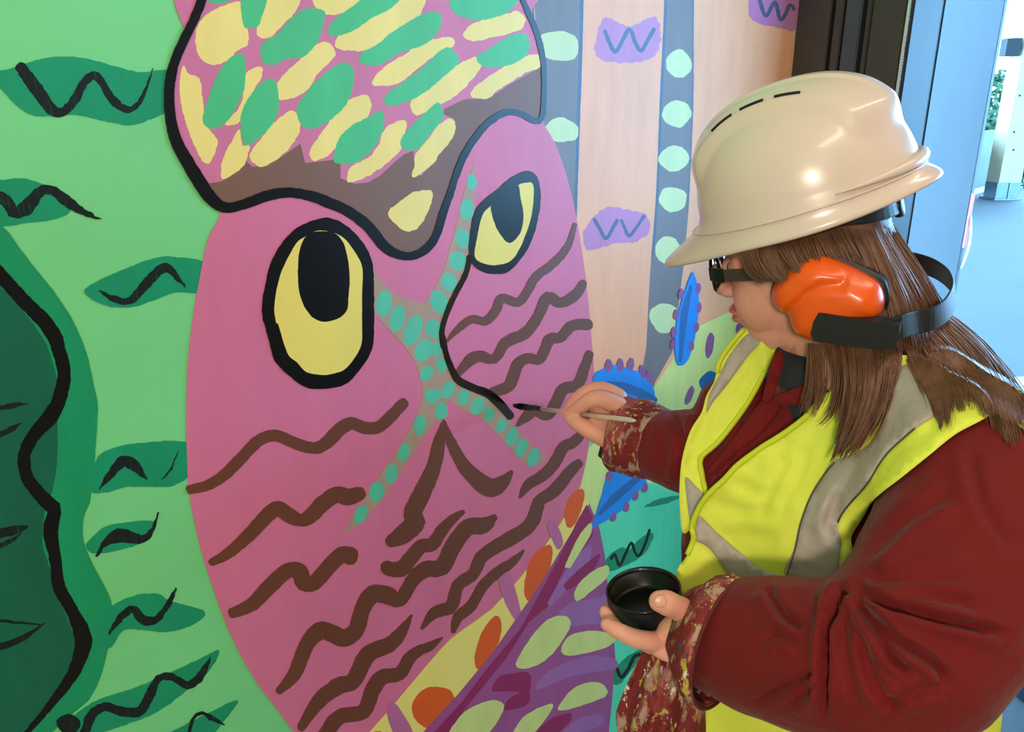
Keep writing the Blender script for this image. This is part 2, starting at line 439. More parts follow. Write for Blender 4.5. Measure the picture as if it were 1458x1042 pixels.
p_deep = paint('deep_green', (0, 96, 68), vary=0.16); p_mid = paint('mid_green', (6, 146, 92), vary=0.12); p_wbl = paint('blue', (14, 136, 236)); p_vein = paint('vein_blue', (28, 98, 172))
p_prp = paint('leaf_purple', (136, 84, 146)); p_dry = dry_paint(); p_navy = paint('wave_slate', (78, 92, 128))

# background colours of the right-hand field
sky = film('sunset_field', [(700, -60), (1133, -60), (1128, 300), (1124, 500), (1000, 520), (930, 600), (800, 640), (780, 300)], p_peach, mural, rag=0, spline=False)
st1 = film('slate_stripe', [(757, -40), (832, -40), (829, 60), (826, 150), (821, 320), (812, 420), (780, 400), (765, 60)], p_stripe, mural, rag=0.6, spline=False)
ribbon('stripe_edge', [(829, -40, 5), (827, 60, 5), (824, 150, 5), (819, 310, 4)], 5, p_edge, st1, rag=0.3)
ribbon('stripe_edge', [(757, -40), (759, 20), (763, 60)], 3, p_edge, st1, rag=0.3)
st2 = film('slate_stripe', [(947, -40), (947, 0), (940, 144), (933, 288), (927, 363), (923, 424), (920, 495), (912, 540), (905, 600), (925, 590), (932, 545), (957, 501), (973, 378), (980, 300), (986, 144), (988, 0), (988, -40)], p_stripe, mural, rag=0.5, spline=False)
ribbon('stripe_edge', [(949, -40, 4), (946, 40, 4), (941, 144, 4), (935, 288, 3), (929, 363, 3)], 4, p_edge, st2, rag=0.3)
ribbon('stripe_edge', [(986, -40), (986, 144), (979, 300)], 2, p_edge, st2, rag=0.3)
for q in (O([(100, 180), (200, 155), (280, 190), (270, 290), (130, 285)]), O([(115, 640), (190, 580), (280, 620), (275, 690), (160, 695)])):
    film('pale_dab', q, p_mint, st1, rag=1.2)
for x, y, a, b in ((785, 315, 62, 68), (775, 562, 70, 68), (765, 782, 73, 63), (755, 985, 72, 60)):
    film('pale_dab', O(ell(x, y, a, b)), p_mint, st2, rag=1.4)
for x, y, a, b in ((620, 380, 62, 65), (605, 690, 65, 70)):
    film('pale_dab', Q(ell(x, y, a, b)), p_mint, st2, rag=1.4)
w1 = film('mauve_patch', O([(370, 225), (400, 110), (435, 85), (540, 130), (670, 85), (695, 200), (660, 280), (560, 310), (410, 300), (365, 240)]), p_lilac, mural, rag=2.0, step=2.5)
ribbon('wave_mark', O([(420, 155), (445, 215), (470, 258), (500, 215), (540, 145), (570, 210), (598, 252), (630, 200), (662, 145)]), 6, p_navy, w1)
w2 = film('mauve_patch', Q([(230, 300), (270, 230), (340, 180), (440, 190), (520, 215), (538, 290), (470, 340), (380, 345), (265, 380), (230, 350)]), p_lilac, mural, rag=2.0, step=2.5)
ribbon('wave_mark', Q([(280, 235), (305, 280), (332, 325), (360, 285), (385, 240)]), 5.5, p_navy, w2)
ribbon('wave_mark', Q([(405, 240), (422, 280), (440, 312), (470, 280), (510, 220)]), 5, p_navy, w2)
w3 = film('mauve_patch', O([(1130, 60), (1160, -40), (1365, -40), (1365, 140), (1290, 140), (1180, 115), (1130, 75)]), p_lilac, mural, rag=1.5, step=2.5)
ribbon('wave_mark', O([(1180, -20), (1215, 80), (1260, 10), (1290, 100), (1335, 25), (1355, 45)]), 5.5, p_navy, w3)
hill = film('yellow_green_hill', [(912, 585), (930, 553), (957, 513), (975, 485), (996, 464), (1040, 443), (1085, 415), (1124, 395), (1121, 640), (1000, 690), (905, 720), (852, 756), (800, 770), (790, 720), (835, 640), (880, 600)], p_hill, mural, rag=0.5, spline=False)
teal = film('turquoise_field', [(848, 746), (905, 695), (1000, 660), (1119, 610), (1112, 900), (1100, 1380), (830, 1380), (840, 1130), (860, 1000), (860, 830)], p_teal, mural, rag=0.4, spline=False)
for x, y, a, b, g in ((1010, 491, 6, 19, 8), (1053, 466, 5, 11, 20), (981, 563, 5, 15, 20)):
    film('purple_dab', ell(x, y, a, b, g), p_prp, hill, rag=0.5)
film('blue_leaf', [(995, 542), (1012, 528), (1030, 545), (1003, 556)], p_vein, hill, rag=0.4)
film('green_stroke', N([(720, 65), (790, 30), (880, 15), (850, 40), (780, 60)]), p_dgreen, teal, rag=1)
t1 = film('green_leaf', N([(558, 290), (620, 240), (660, 250), (700, 205), (760, 180), (730, 260), (640, 320), (560, 345)]), p_dgreen, mural, rag=1)
ribbon('wave_mark', N([(577, 290), (592, 270), (604, 295), (615, 322), (640, 270), (665, 220), (680, 255), (697, 280), (722, 235), (745, 165)]), 4, p_blk, t1)
t2 = film('green_leaf', N([(590, 780), (640, 720), (720, 680), (690, 740), (620, 830), (585, 830)]), p_dgreen, mural, rag=1)
ribbon('wave_mark', N([(605, 770), (622, 805), (650, 770), (680, 712), (702, 705)]), 5, p_blk, t2)

# green leaves on the left
def leaf(poly, strokes):
    l = film('green_leaf', poly, p_leaf, mural, rag=1.0)
    for s in strokes: ribbon('dry_brush_wave', s, 8, p_dry, l, rag=1.6, step=3)
leaf(A([(-60, 420), (80, 385), (200, 345), (300, 325), (420, 325), (540, 345), (680, 385), (800, 412), (985, 415), (985, 640), (935, 650), (830, 690), (740, 715), (640, 700), (430, 655), (300, 662), (190, 660), (100, 605), (0, 505), (-60, 470)]),
     [A([(115, 385, 62), (200, 500, 75), (300, 630, 62), (370, 630, 50), (430, 560, 55), (480, 470, 48), (540, 430, 48), (590, 490, 42), (640, 570, 50), (720, 625, 42), (780, 600, 30), (830, 510, 18), (872, 390, 4)])])
leaf(B([(-60, 90), (40, 62), (130, 55), (240, 85), (330, 130), (400, 240), (300, 290), (150, 310), (20, 330), (-60, 330)]),
     [B([(-30, 150, 60), (30, 180, 70), (80, 250, 60), (150, 220, 85), (230, 130, 60), (300, 125, 55), (380, 185, 62), (470, 245, 40), (580, 292, 4)])])
leaf(B([(480, 705), (560, 640), (740, 560), (900, 505), (1000, 505), (1170, 540), (1140, 700), (1000, 705), (850, 760), (740, 790), (600, 780)]),
     [B([(560, 690, 6), (640, 740, 34), (740, 752, 42), (820, 670, 55), (900, 585, 55), (960, 570, 50), (1055, 675, 10)])])
leaf(C_([(540, 720), (600, 650), (780, 605), (1085, 605), (1085, 770), (970, 850), (750, 850), (600, 885), (520, 880), (530, 800)]),
     [C_([(565, 865, 6), (630, 780, 45), (700, 705, 62), (770, 735, 65), (835, 812, 6)]), C_([(920, 810, 4), (970, 755, 14), (1015, 650, 4)])])
leaf(D([(395, 180), (440, 130), (500, 90), (640, 70), (710, 75), (690, 140), (640, 175), (540, 205), (440, 220), (400, 200)]),
     [D([(442, 232, 8), (490, 165, 34), (555, 135, 66), (650, 152, 40), (700, 110, 22), (727, 32, 5)])])
leaf(D([(1010, 665), (960, 760), (860, 850), (700, 960), (470, 1042), (300, 1090), (330, 980), (450, 895), (640, 830), (900, 715)]),
     [D([(385, 1060, 45), (420, 965, 45), (480, 925, 42), (560, 945, 45), (640, 945, 45), (685, 880, 46), (730, 795, 32), (790, 788, 36), (865, 825, 36), (920, 785, 38), (972, 690, 5)])])
leaf(D([(1095, 895), (1040, 980), (950, 1070), (760, 1070), (850, 1010), (980, 945)]),
     [D([(868, 1060, 20), (890, 980, 15), (930, 955, 14), (980, 980, 26), (1032, 1010, 5)])])
# big green figure at the left edge
fig = film('green_head', B([(-120, 330), (15, 335), (100, 440), (200, 570), (320, 720), (410, 860), (465, 980)]) + C_([(500, 120), (530, 260), (555, 370), (555, 450), (545, 600), (535, 750), (520, 870), (510, 940)]) +
           D([(392, 30), (380, 80), (385, 170), (430, 280), (480, 370), (512, 450), (510, 560), (490, 680), (460, 790), (410, 890), (330, 960), (240, 1042), (120, 1150), (-100, 1250)]) + [(-200, 1180), (-330, 1000), (-380, 760), (-330, 520), (-180, 370)], p_mid, mural, rag=0.6)
leaf(D([(470, 490), (600, 420), (720, 405), (790, 440), (940, 485), (900, 540), (770, 580), (580, 568), (510, 650), (430, 640), (420, 560)]),
     [D([(500, 590, 8), (550, 520, 32), (610, 475, 36), (660, 525, 46), (720, 520, 34), (770, 460, 26), (812, 378, 7)])])
inner = film('dark_green_face', B([(-120, 560), (0, 640), (100, 770), (200, 900), (250, 980)]) + C_([(265, 40), (315, 200), (330, 300), (325, 450), (328, 560), (320, 750), (290, 900)]) +
     D([(210, 0), (195, 160), (230, 290), (290, 470), (340, 600), (350, 680), (300, 790), (200, 940), (100, 1042), (0, 1130), (-100, 1180)]) + [(-180, 1110), (-270, 980), (-310, 760), (-260, 540), (-150, 420)], p_deep, fig, rag=0.6)
ribbon('black_outline', B([(-60, 540, 80), (0, 605, 80), (50, 660, 80), (150, 770, 82), (250, 870, 88), (310, 960, 88)]) + C_([(330, 60, 80), (358, 160, 78), (362, 240, 78), (330, 370, 85), (270, 470, 90), (190, 560, 75), (140, 660, 72), (150, 790, 72), (220, 890, 78), (290, 960, 85)]) +
       D([(250, 20, 62), (232, 120, 70), (255, 250, 55), (270, 370, 60), (330, 480, 58), (378, 590, 80), (378, 660, 75), (330, 780, 55), (250, 890, 40), (170, 990, 30), (90, 1075, 20)]), 20, p_blk, fig, rag=1.2)
for s in (C_([(-40, 410, 14), (60, 390, 34), (155, 375, 8)]), C_([(-40, 570, 30), (60, 525, 32), (120, 485, 5)]), D([(-40, 135, 40), (60, 112, 45), (125, 95, 12)]), D([(-40, 195, 24), (40, 165, 22), (95, 125, 5)]),
          D([(-40, 660, 30), (90, 615, 28), (205, 538, 5)]), D([(-40, 522, 12), (60, 535, 14), (190, 545, 5)])):
    ribbon('black_stroke', s, 8, p_dry, inner, rag=1.2)
film('black_blob', D(ell(315, 1005, 55, 46, 15)), p_dry, mural, rag=1.5)

# the owl
owl = film('owl_body', [(288, -40), (262, 55), (241, 110), (239, 145), (252, 205), (283, 262), (313, 300), (296, 340), (283, 400), (272, 470), (266, 540), (265, 620), (268, 690), (276, 740), (291, 800), (311, 860), (336, 920), (366, 972), (402, 1020), (445, 1080), (463, 1106), (478, 1090), (525, 1042),
      (560, 1003), (600, 955), (642, 908), (700, 866), (735, 828), (770, 784), (795, 748), (812, 722), (826, 690), (836, 645), (842, 600), (845, 545), (843, 500), (838, 440), (830, 370), (819, 305), (806, 250), (790, 205), (773, 172), (774, 135), (771, 75), (755, 22), (740, -40)], p_pink, mural, rag=0.3)
cap = film('owl_cap', [(288, -40), (262, 55), (241, 110), (239, 145), (252, 205), (283, 262), (318, 296), (360, 290), (405, 275), (445, 280), (500, 305), (548, 354), (582, 362), (612, 348), (640, 275), (665, 212), (700, 172), (730, 159), (768, 173), (774, 135), (771, 75), (755, 22), (740, -40)], p_cap, owl, rag=0.2)
film('brow_patch', [(292, 262), (315, 257), (335, 242), (350, 229), (358, 238), (378, 236), (400, 224), (427, 205), (435, 232), (477, 226), (484, 232), (484, 254), (505, 262), (522, 259), (540, 250), (562, 230), (575, 220), (587, 214), (590, 248), (600, 250), (645, 190), (645, 170), (631, 162), (632, 155), (660, 142), (690, 139), (707, 132), (725, 120), (769, 95),
      (772, 168), (760, 172), (722, 160), (690, 182), (660, 222), (640, 275), (622, 335), (586, 362), (548, 350), (500, 302), (445, 278), (405, 275), (317, 296), (290, 272)], p_brow, cap, rag=1.6, step=3, spline=False)
YF = [E(q) for q in (
  [(490, 10), (350, 50), (260, 120), (230, 210), (250, 320), (320, 368), (410, 350), (470, 290), (530, 250), (525, 160), (495, 90)],
  [(165, 375), (190, 420), (250, 445), (270, 540), (290, 700), (355, 800), (350, 850), (310, 930), (260, 900), (190, 740), (150, 600), (140, 500), (145, 430)],
  [(600, 380), (610, 430), (560, 520), (510, 620), (480, 700), (400, 710), (460, 640), (500, 560), (520, 420)],
  [(640, -20), (820, -20), (800, 70), (740, 130), (660, 210), (600, 215), (580, 180), (600, 110)],
  [(980, 240), (1030, 300), (1000, 350), (920, 430), (870, 510), (780, 560), (705, 565), (690, 490), (760, 400), (850, 320), (900, 270)],
  [(910, 30), (925, -20), (1190, -20), (1080, 70), (1000, 85), (950, 70)],
  [(780, 630), (830, 720), (790, 810), (720, 890), (620, 950), (560, 930), (545, 870), (600, 800), (670, 710)],
  [(480, 740), (500, 830), (540, 830), (500, 950), (390, 1020), (378, 950), (400, 870), (440, 800)],
  [(1190, 540), (1234, 580), (1215, 660), (1130, 730), (1050, 820), (980, 890), (900, 915), (885, 860), (940, 770), (1030, 650), (1090, 580)])]
YF += [F(q) for q in (
  [(415, -20), (390, 80), (330, 140), (230, 190), (150, 260), (60, 290), (-70, 280), (-95, 240), (-60, 190), (20, 140), (130, 90), (230, 40), (270, -20)],
  [(300, 685), (310, 720), (280, 850), (200, 930), (100, 1000), (0, 1040), (-30, 1035), (-20, 980), (10, 940), (90, 900), (150, 830), (180, 750), (240, 700)],
  [(570, 215), (580, 260), (520, 290), (430, 350), (330, 430), (250, 480), (130, 490), (120, 455), (190, 380), (300, 310), (400, 240), (480, 220)],
  [(720, 325), (740, 370), (680, 460), (600, 540), (500, 600), (400, 650), (360, 655), (335, 610), (345, 570), (430, 510), (530, 430), (620, 360)],
  [(950, 65), (990, 110), (970, 160), (900, 190), (780, 220), (690, 235), (635, 200), (680, 140), (780, 105), (890, 75)],
  [(1060, 310), (1070, 385), (1000, 410), (920, 460), (840, 510), (780, 560), (690, 555), (680, 520), (740, 465), (840, 400), (930, 345)],
  [(585, 685), (580, 780), (500, 880), (470, 930), (370, 1005), (340, 1000), (360, 940), (360, 890), (430, 800), (510, 700)])]
YF.append(H([(330, 190), (325, 230), (300, 300), (260, 360), (200, 378), (150, 345), (110, 290), (160, 240), (230, 190), (300, 175)]))
for q in YF: film('yellow_feather', q, p_yel, cap, rag=1.3, step=2.5)
GF = [E(q) for q in (
  [(495, -20), (630, -20), (610, 100), (580, 155), (540, 160), (505, 145)], [(310, -20), (440, -20), (400, 15), (320, 20)],
  [(860, 50), (960, 60), (965, 110), (930, 230), (850, 320), (740, 340), (680, 370), (620, 360), (600, 300), (620, 240), (700, 190), (780, 100)],
  [(440, 320), (500, 310), (515, 380), (510, 500), (460, 620), (400, 700), (330, 735), (280, 710), (275, 650), (320, 510), (370, 400)],
  [(640, 450), (690, 470), (705, 560), (700, 640), (660, 720), (600, 780), (530, 830), (500, 800), (487, 690), (510, 600), (570, 510)],
  [(1060, 360), (1130, 390), (1130, 480), (1100, 580), (1040, 650), (960, 710), (870, 735), (820, 690), (808, 610), (840, 560), (920, 460)])]
GF += [F(q) for q in (
  [(100, -25), (270, -20), (220, 50), (120, 100), (20, 170), (-60, 200), (-120, 205), (-135, 170), (-100, 110), (0, 40)],
  [(170, 630), (185, 700), (160, 780), (110, 860), (20, 930), (-60, 935), (-100, 920), (-95, 850), (-60, 770), (10, 710), (100, 665)],
  [(500, 75), (510, 130), (470, 210), (400, 260), (280, 300), (180, 360), (100, 375), (45, 350), (60, 300), (150, 250), (220, 190), (330, 120), (420, 75)],
  [(600, -20), (930, -20), (900, 60), (830, 95), (740, 115), (640, 100), (565, 50)],
  [(550, 270), (605, 320), (600, 370), (520, 440), (440, 510), (340, 570), (230, 605), (180, 575), (220, 520), (320, 450), (420, 370), (490, 300)],
  [(990, 195), (1015, 260), (980, 330), (900, 370), (800, 385), (730, 365), (715, 320), (780, 280), (870, 220), (930, 195)],
  [(490, 585), (520, 640), (510, 690), (450, 760), (400, 830), (340, 860), (290, 845), (280, 800), (320, 740), (400, 660)])]
for q in GF: film('green_feather', q, p_gre, cap, rag=0.8, step=2.5)
film('beak_and_brow', [(670, 246), (658, 278), (650, 315), (638, 358), (632, 381), (618, 410), (603, 432), (583, 426), (563, 419), (546, 404), (528, 378), (522, 440), (533, 447), (549, 465), (570, 487), (586, 508), (594, 527), (600, 546), (601, 565), (594, 586), (581, 613), (560, 648), (535, 683), (511, 721), (500, 740), (491, 755), (496, 757),
      (519, 740), (533, 723), (554, 697), (581, 654), (605, 619), (620, 597), (628, 602), (633, 597), (637, 568), (654, 581), (683, 594), (702, 613), (721, 632), (740, 654), (750, 660), (768, 660), (777, 655), (774, 647), (760, 637), (740, 616), (723, 594), (697, 568), (675, 557), (650, 545), (640, 520), (630, 488), (631, 465), (638, 433), (658, 393), (667, 358), (670, 315), (675, 278), (677, 246), (674, 232)],
     p_taupe, owl, rag=0.4, spline=False)
for x, y, a, b, g in ((671, 259, 7, 11, 0), (664, 298, 10, 15, 0), (658, 339, 10, 15, -6), (651, 371, 12, 14, -10), (638, 401, 11, 14, -14), (624, 430, 12, 18, -20), (616, 468, 11, 14, -10), (546, 432, 11, 19, 12), (565, 453, 11, 19, 14), (587, 470, 12, 22, 22), (602, 499, 12, 17, 30), (621, 496, 8, 12, 10), (606, 531, 9, 12, 25), (628, 519, 8, 11, 12), (615, 563, 12, 11, -25), (637, 555, 9, 13, 25),
                      (659, 565, 8, 12, 5), (679, 577, 9, 14, 25), (695, 589, 9, 10, 10), (713, 605, 7, 11, 18), (728, 621, 8, 13, 22), (741, 637, 8, 13, 20), (758, 651, 8, 14, 20), (627, 585, 9, 12, 5), (597, 605, 9, 14, 12), (574, 643, 8, 14, 14), (556, 674, 9, 14, 10), (535, 700, 10, 15, 10), (512, 732, 9, 14, 22)):
    film('sea_green_dab', ell(x, y, a, b, g), p_dot, owl, rag=0.6, step=2.5)
BR = [I([(35, 880, 48), (130, 855, 55), (220, 800, 60), (300, 720, 62), (400, 620, 60), (490, 593, 62), (580, 628, 62), (690, 660, 62), (760, 630, 68), (830, 560, 72), (890, 528, 66), (960, 552, 66)]) + [(534, 609, 17), (541, 606, 17), (557, 591, 17), (574, 573, 15)],
      K([(60, 345, 32), (130, 305, 45), (220, 225, 55), (290, 150, 60), (330, 125, 62), (380, 155, 62), (420, 172, 50), (460, 160, 60), (510, 108, 65), (570, 68, 66), (620, 78, 70), (668, 62, 55)]),
      K([(142, 552, 40), (220, 520, 55), (300, 440, 62), (370, 380, 62), (420, 385, 70), (435, 432, 60), (480, 428, 62), (540, 362, 62), (590, 315, 66), (630, 320, 75)]),
      K([(335, 872, 30), (400, 800, 55), (445, 690, 60), (500, 625, 72), (550, 635, 72), (600, 655, 72), (650, 622, 66), (680, 530, 66), (720, 475, 72), (780, 480, 72), (830, 500, 55)]) + L_([(205, 380, 60), (260, 335, 70), (330, 325, 72), (375, 240, 70), (440, 155, 72), (510, 145, 70), (558, 110, 30)]),
      K([(425, 1022, 35), (500, 912, 60), (580, 850, 68), (640, 830, 66), (700, 722, 68), (790, 680, 62), (840, 625, 45), (880, 560, 6)]),
      K([(520, 1060, 60), (580, 980, 62), (680, 955, 60), (720, 865, 62), (760, 815, 62), (830, 800, 55), (868, 740, 50)]) + L_([(225, 690, 45), (275, 670, 40), (332, 630, 6)]),
      L_([(88, 328, 62), (150, 335, 68), (195, 285, 62), (240, 235, 60), (290, 225, 58), (330, 165, 50), (380, 115, 40), (422, 85, 20)]),
      L_([(243, 592, 12), (295, 525, 48), (370, 495, 56), (400, 405, 54), (465, 355, 52), (500, 285, 56), (560, 240, 58), (630, 200, 62), (710, 145, 58), (745, 65, 56)]) + M([(320, 870, 62), (410, 805, 66), (490, 705, 62), (535, 665, 45)]),
      L_([(378, 605, 20), (402, 540, 46), (455, 495, 48), (510, 405, 46), (575, 345, 46), (640, 300, 36), (686, 252, 8)]),
      H([(400, 922, 14), (450, 868, 32), (520, 815, 42), (590, 822, 44), (640, 775, 46), (672, 710, 46), (750, 730, 46), (800, 675, 44), (840, 605, 44), (930, 535, 44), (1000, 450, 34), (1032, 345, 22)]),
      [(652, 531, 10), (668, 513, 16)] + H([(560, 995, 56), (635, 1008, 48), (690, 930, 54), (790, 880, 58), (850, 800, 52), (900, 705, 56), (960, 733, 52), (1035, 695, 52), (1075, 635, 40)]),
      [(701, 558, 14), (724, 548, 17)] + H([(750, 1040, 56), (800, 1005, 52), (860, 1010, 50), (910, 912, 54), (960, 905, 52), (1020, 845, 54), (1100, 840, 56)]),
      M([(590, 85, 45), (560, 170, 55), (525, 250, 60), (450, 275, 62), (410, 350, 62), (365, 415, 52), (300, 385, 60), (255, 420, 55), (205, 468, 14)]),
      M([(540, 520, 50), (500, 558, 58), (450, 582, 62), (410, 655, 60), (350, 725, 60), (265, 780, 52), (220, 848, 14)]),
      J([(635, 512, 8), (612, 620, 60), (582, 760, 78), (520, 900, 92), (470, 1010, 96)]) + L_([(215, 130, 85), (160, 185, 80), (105, 215, 50)]),
      J([(640, 520, 12), (670, 620, 50), (740, 750, 70), (830, 840, 92), (890, 870, 100), (950, 840, 70), (995, 785, 20)])]
for s in BR: ribbon('brown_wave', s, 16, p_brown, owl, rag=0.8)
e1 = film('owl_eye', G([(800, 360), (880, 375), (960, 430), (1030, 510), (1075, 600), (1085, 700), (1088, 900)]) + I([(1010, 0), (1005, 100), (985, 170), (930, 250), (870, 315), (800, 340), (700, 347), (640, 335), (570, 285), (490, 205), (455, 100), (430, 0)]) + G([(455, 950), (450, 850), (470, 740), (490, 640), (540, 540), (620, 440), (700, 390)]), p_blk, owl, rag=0.8)
film('iris', G([(690, 470), (780, 432), (900, 465), (980, 560), (1020, 650), (1018, 800)]) + I([(945, 0), (942, 110), (900, 190), (850, 245), (790, 265), (730, 272), (650, 255), (600, 205), (550, 155), (500, 0)]) + G([(530, 960), (518, 870), (540, 730), (570, 640), (640, 510)]), p_eye, e1, rag=0.4)
film('pupil', G([(780, 436), (850, 442), (900, 482), (930, 560), (948, 690), (940, 820), (930, 890), (880, 935), (790, 952), (720, 910), (670, 820), (652, 700), (660, 560), (690, 475), (740, 442)]), p_blk, e1, rag=0.5)
e2 = film('owl_eye', H([(800, 80), (845, 110), (862, 180), (860, 260), (835, 380), (790, 480), (710, 575), (640, 590), (580, 580), (530, 545), (508, 490), (515, 380), (535, 290), (570, 235), (650, 170), (720, 110)]), p_blk, owl, rag=0.8)
film('iris', H([(780, 140), (822, 142), (828, 200), (815, 310), (770, 440), (720, 520), (650, 545), (590, 540), (538, 505), (550, 400), (575, 300), (620, 250), (700, 195), (745, 155)]), p_eye, e2, rag=0.4)
film('pupil', H([(618, 245), (690, 185), (748, 148), (765, 220), (778, 310), (760, 390), (710, 437), (670, 405), (635, 340)]), p_blk, e2, rag=0.5)
wet = mat('wet_black_paint', (10, 10, 16), rough=0.16, spec=0.5, vary=0.0, bump=0.15, bscale=200)
ribbon('cap_outline', [(292, -30, 13), (286, 0, 13), (275, 28, 13), (262, 55, 13), (249, 85, 13), (242, 110, 14), (240, 140, 14), (243, 175, 15), (252, 205, 17), (267, 232, 18), (281, 255, 19), (298, 280, 18), (318, 295, 15), (345, 291, 14), (372, 281, 15), (395, 275, 15), (415, 274, 14), (438, 278, 15), (462, 286, 16), (495, 301, 15), (522, 321, 16), (546, 350, 15), (566, 362, 13), (586, 364, 12), (606, 354, 12), (620, 335, 11), (629, 306, 11), (641, 272, 10), (648, 250, 10),
      (660, 221, 10), (680, 190, 10), (700, 170, 10), (720, 160, 10), (740, 162, 9), (760, 172, 9), (770, 168, 8), (773, 140, 7), (773, 100, 7), (771, 80, 8), (764, 50, 8), (752, 20, 8), (741, -5, 7), (732, -30, 7)], 14, p_blk, owl, rag=0.7)
ribbon('face_outline', H([(512, 505, 28), (492, 590, 26), (440, 690, 28), (397, 790, 26), (374, 880, 26), (386, 960, 28)]) + J([(628, 60, 28), (648, 165, 30), (688, 265, 36), (722, 308, 42), (800, 345, 42), (870, 372, 46), (930, 425, 50), (988, 492, 42)]), 9, wet, owl, rag=0.5)

# collar, wing
band = film('yellow_collar', [(826, 690), (838, 718), (825, 745), (800, 780), (770, 830), (735, 880), (700, 930), (650, 990), (600, 1050), (548, 1115), (505, 1180), (456, 1125), (470, 1098), (525, 1042), (560, 1003), (600, 955), (642, 908), (700, 866), (735, 828), (770, 784), (795, 748), (812, 722)], p_band, mural, rag=0.4, spline=False)
for q in (M([(550, 800), (557, 870), (510, 990), (470, 1003), (458, 930), (490, 840)]), L_([(800, 230), (805, 300), (770, 400), (735, 460), (700, 470), (685, 420), (700, 330), (740, 260)]), L_([(560, 535), (588, 570), (575, 650), (530, 730), (487, 767), (470, 720), (500, 610)]), ell(618, 1007, 33, 31, 0, 14), L_([(30, 1045), (60, 1035), (90, 1060), (40, 1090)])):
    film('orange_spot', q, p_oran, band, rag=0.6)
for q in (L_([(575, 375), (605, 363), (630, 368), (672, 520), (658, 560), (635, 540), (600, 470)]), L_([(788, 150), (815, 120), (855, 210), (835, 250), (815, 225)]), L_([(90, 950), (130, 918), (210, 1060), (130, 1060)])):
    film('orchid_bar', q, p_bar, band, rag=0.5)
wing = film('plum_wing', [(838, 716), (852, 750), (860, 790), (864, 830), (871, 880), (875, 940), (870, 1000), (864, 1060), (856, 1130), (830, 1220), (760, 1290), (640, 1290), (500, 1190), (548, 1113), (600, 1042), (650, 988), (700, 928), (735, 878), (770, 828), (800, 778), (822, 742)], p_wing, mural, rag=0.5, spline=False)
film('magenta_edge', N([(470, 52), (497, 110), (420, 240), (350, 380), (310, 490), (220, 560), (120, 720), (30, 830), (-60, 940), (-150, 1080), (-230, 1080), (-70, 905), (40, 762), (180, 592), (270, 432), (360, 262), (430, 122)]), p_mag, wing, rag=0.8, spline=False)
for q in ([(490, 235), (475, 310), (400, 400), (330, 480), (300, 482), (345, 400), (400, 310), (450, 250)], [(345, 535), (400, 480), (490, 462), (583, 450), (570, 560), (470, 570), (395, 582)], [(600, 730), (595, 765), (500, 780), (400, 800), (250, 855), (300, 780), (450, 715), (540, 712)], [(530, 965), (540, 1000), (460, 1042), (340, 1070), (430, 985)]):
    film('lilac_feather', N(q), p_wlil, wing, rag=0.7)
for q in ([(525, 268), (500, 335), (430, 400), (380, 425), (368, 405), (430, 340)], [(500, 168), (495, 190), (420, 290), (410, 290)], [(220, 785), (218, 862), (140, 862), (60, 860), (90, 800), (150, 785)], [(217, 858), (212, 920), (110, 945), (140, 890)], [(397, 958), (392, 1000), (300, 1075), (230, 1075), (300, 990)]):
    film('magenta_feather', N(q), p_mag, wing, rag=0.6)
for q in ([(490, 135), (485, 185), (440, 260), (395, 330), (375, 325), (420, 220), (460, 155)], [(560, 318), (560, 365), (500, 420), (430, 472), (415, 445), (440, 390), (500, 340)], [(350, 535), (390, 545), (395, 590), (320, 700), (250, 750), (190, 765), (160, 745), (220, 640), (290, 560)], [(592, 625), (560, 670), (430, 705), (370, 705), (360, 670), (400, 620), (500, 600)],
          [(520, 825), (555, 850), (550, 885), (430, 930), (345, 942), (390, 870), (450, 830)], [(100, 910), (105, 950), (30, 1060), (-60, 1080), (-150, 1090), (-70, 960), (40, 905)], [(322, 918), (300, 970), (220, 1060), (145, 1060), (190, 980), (260, 935)]):
    film('lime_feather', N(q), p_wgre, wing, rag=0.7)
# blue leaves
b1 = film('blue_leaf', M([(610, 205), (650, 172), (720, 150), (790, 160), (860, 190), (910, 240), (932, 290), (915, 350), (800, 400), (680, 380), (612, 290)]), p_wbl, mural, rag=0.8)
ribbon('leaf_vein', M([(650, 245, 22), (740, 255, 42), (830, 285, 50), (928, 335, 46)]), 10, p_vein, b1)
for x, y in ((688, 150), (750, 147), (806, 145), (868, 180), (905, 210)): film('purple_dab', M(ell(x, y, 18, 36, 8 if x < 840 else -10)), p_prp, b1, rag=0.4)
b2 = film('blue_leaf', M([(690, 720), (650, 850), (620, 940), (600, 1005), (640, 990), (750, 920), (830, 830), (890, 760), (760, 690)]), p_wbl, mural, rag=0.6)
ribbon('leaf_vein', M([(640, 935, 18), (700, 870, 40), (770, 805, 42), (850, 740, 30)]), 10, p_vein, b2)
for x, y in ((832, 838), (782, 897), (715, 950), (692, 735), (880, 795)): film('purple_dab', M(ell(x, y, 16, 27, 12)), p_prp, b2, rag=0.4)
b3 = film('blue_leaf', Q([(733, 480), (755, 560), (760, 650), (742, 780), (712, 880), (680, 912), (655, 890), (650, 780), (665, 670), (695, 570)]), p_wbl, mural, rag=0.6)
ribbon('leaf_vein', Q([(722, 545, 14), (692, 680, 34), (673, 890, 14)]), 8, p_vein, b3)
for x, y in ((757, 555), (760, 643), (748, 735), (726, 822), (678, 580), (655, 675), (645, 757), (642, 815)): film('purple_dab', Q(ell(x, y, 13, 25, 8)), p_prp, b3, rag=0.4)
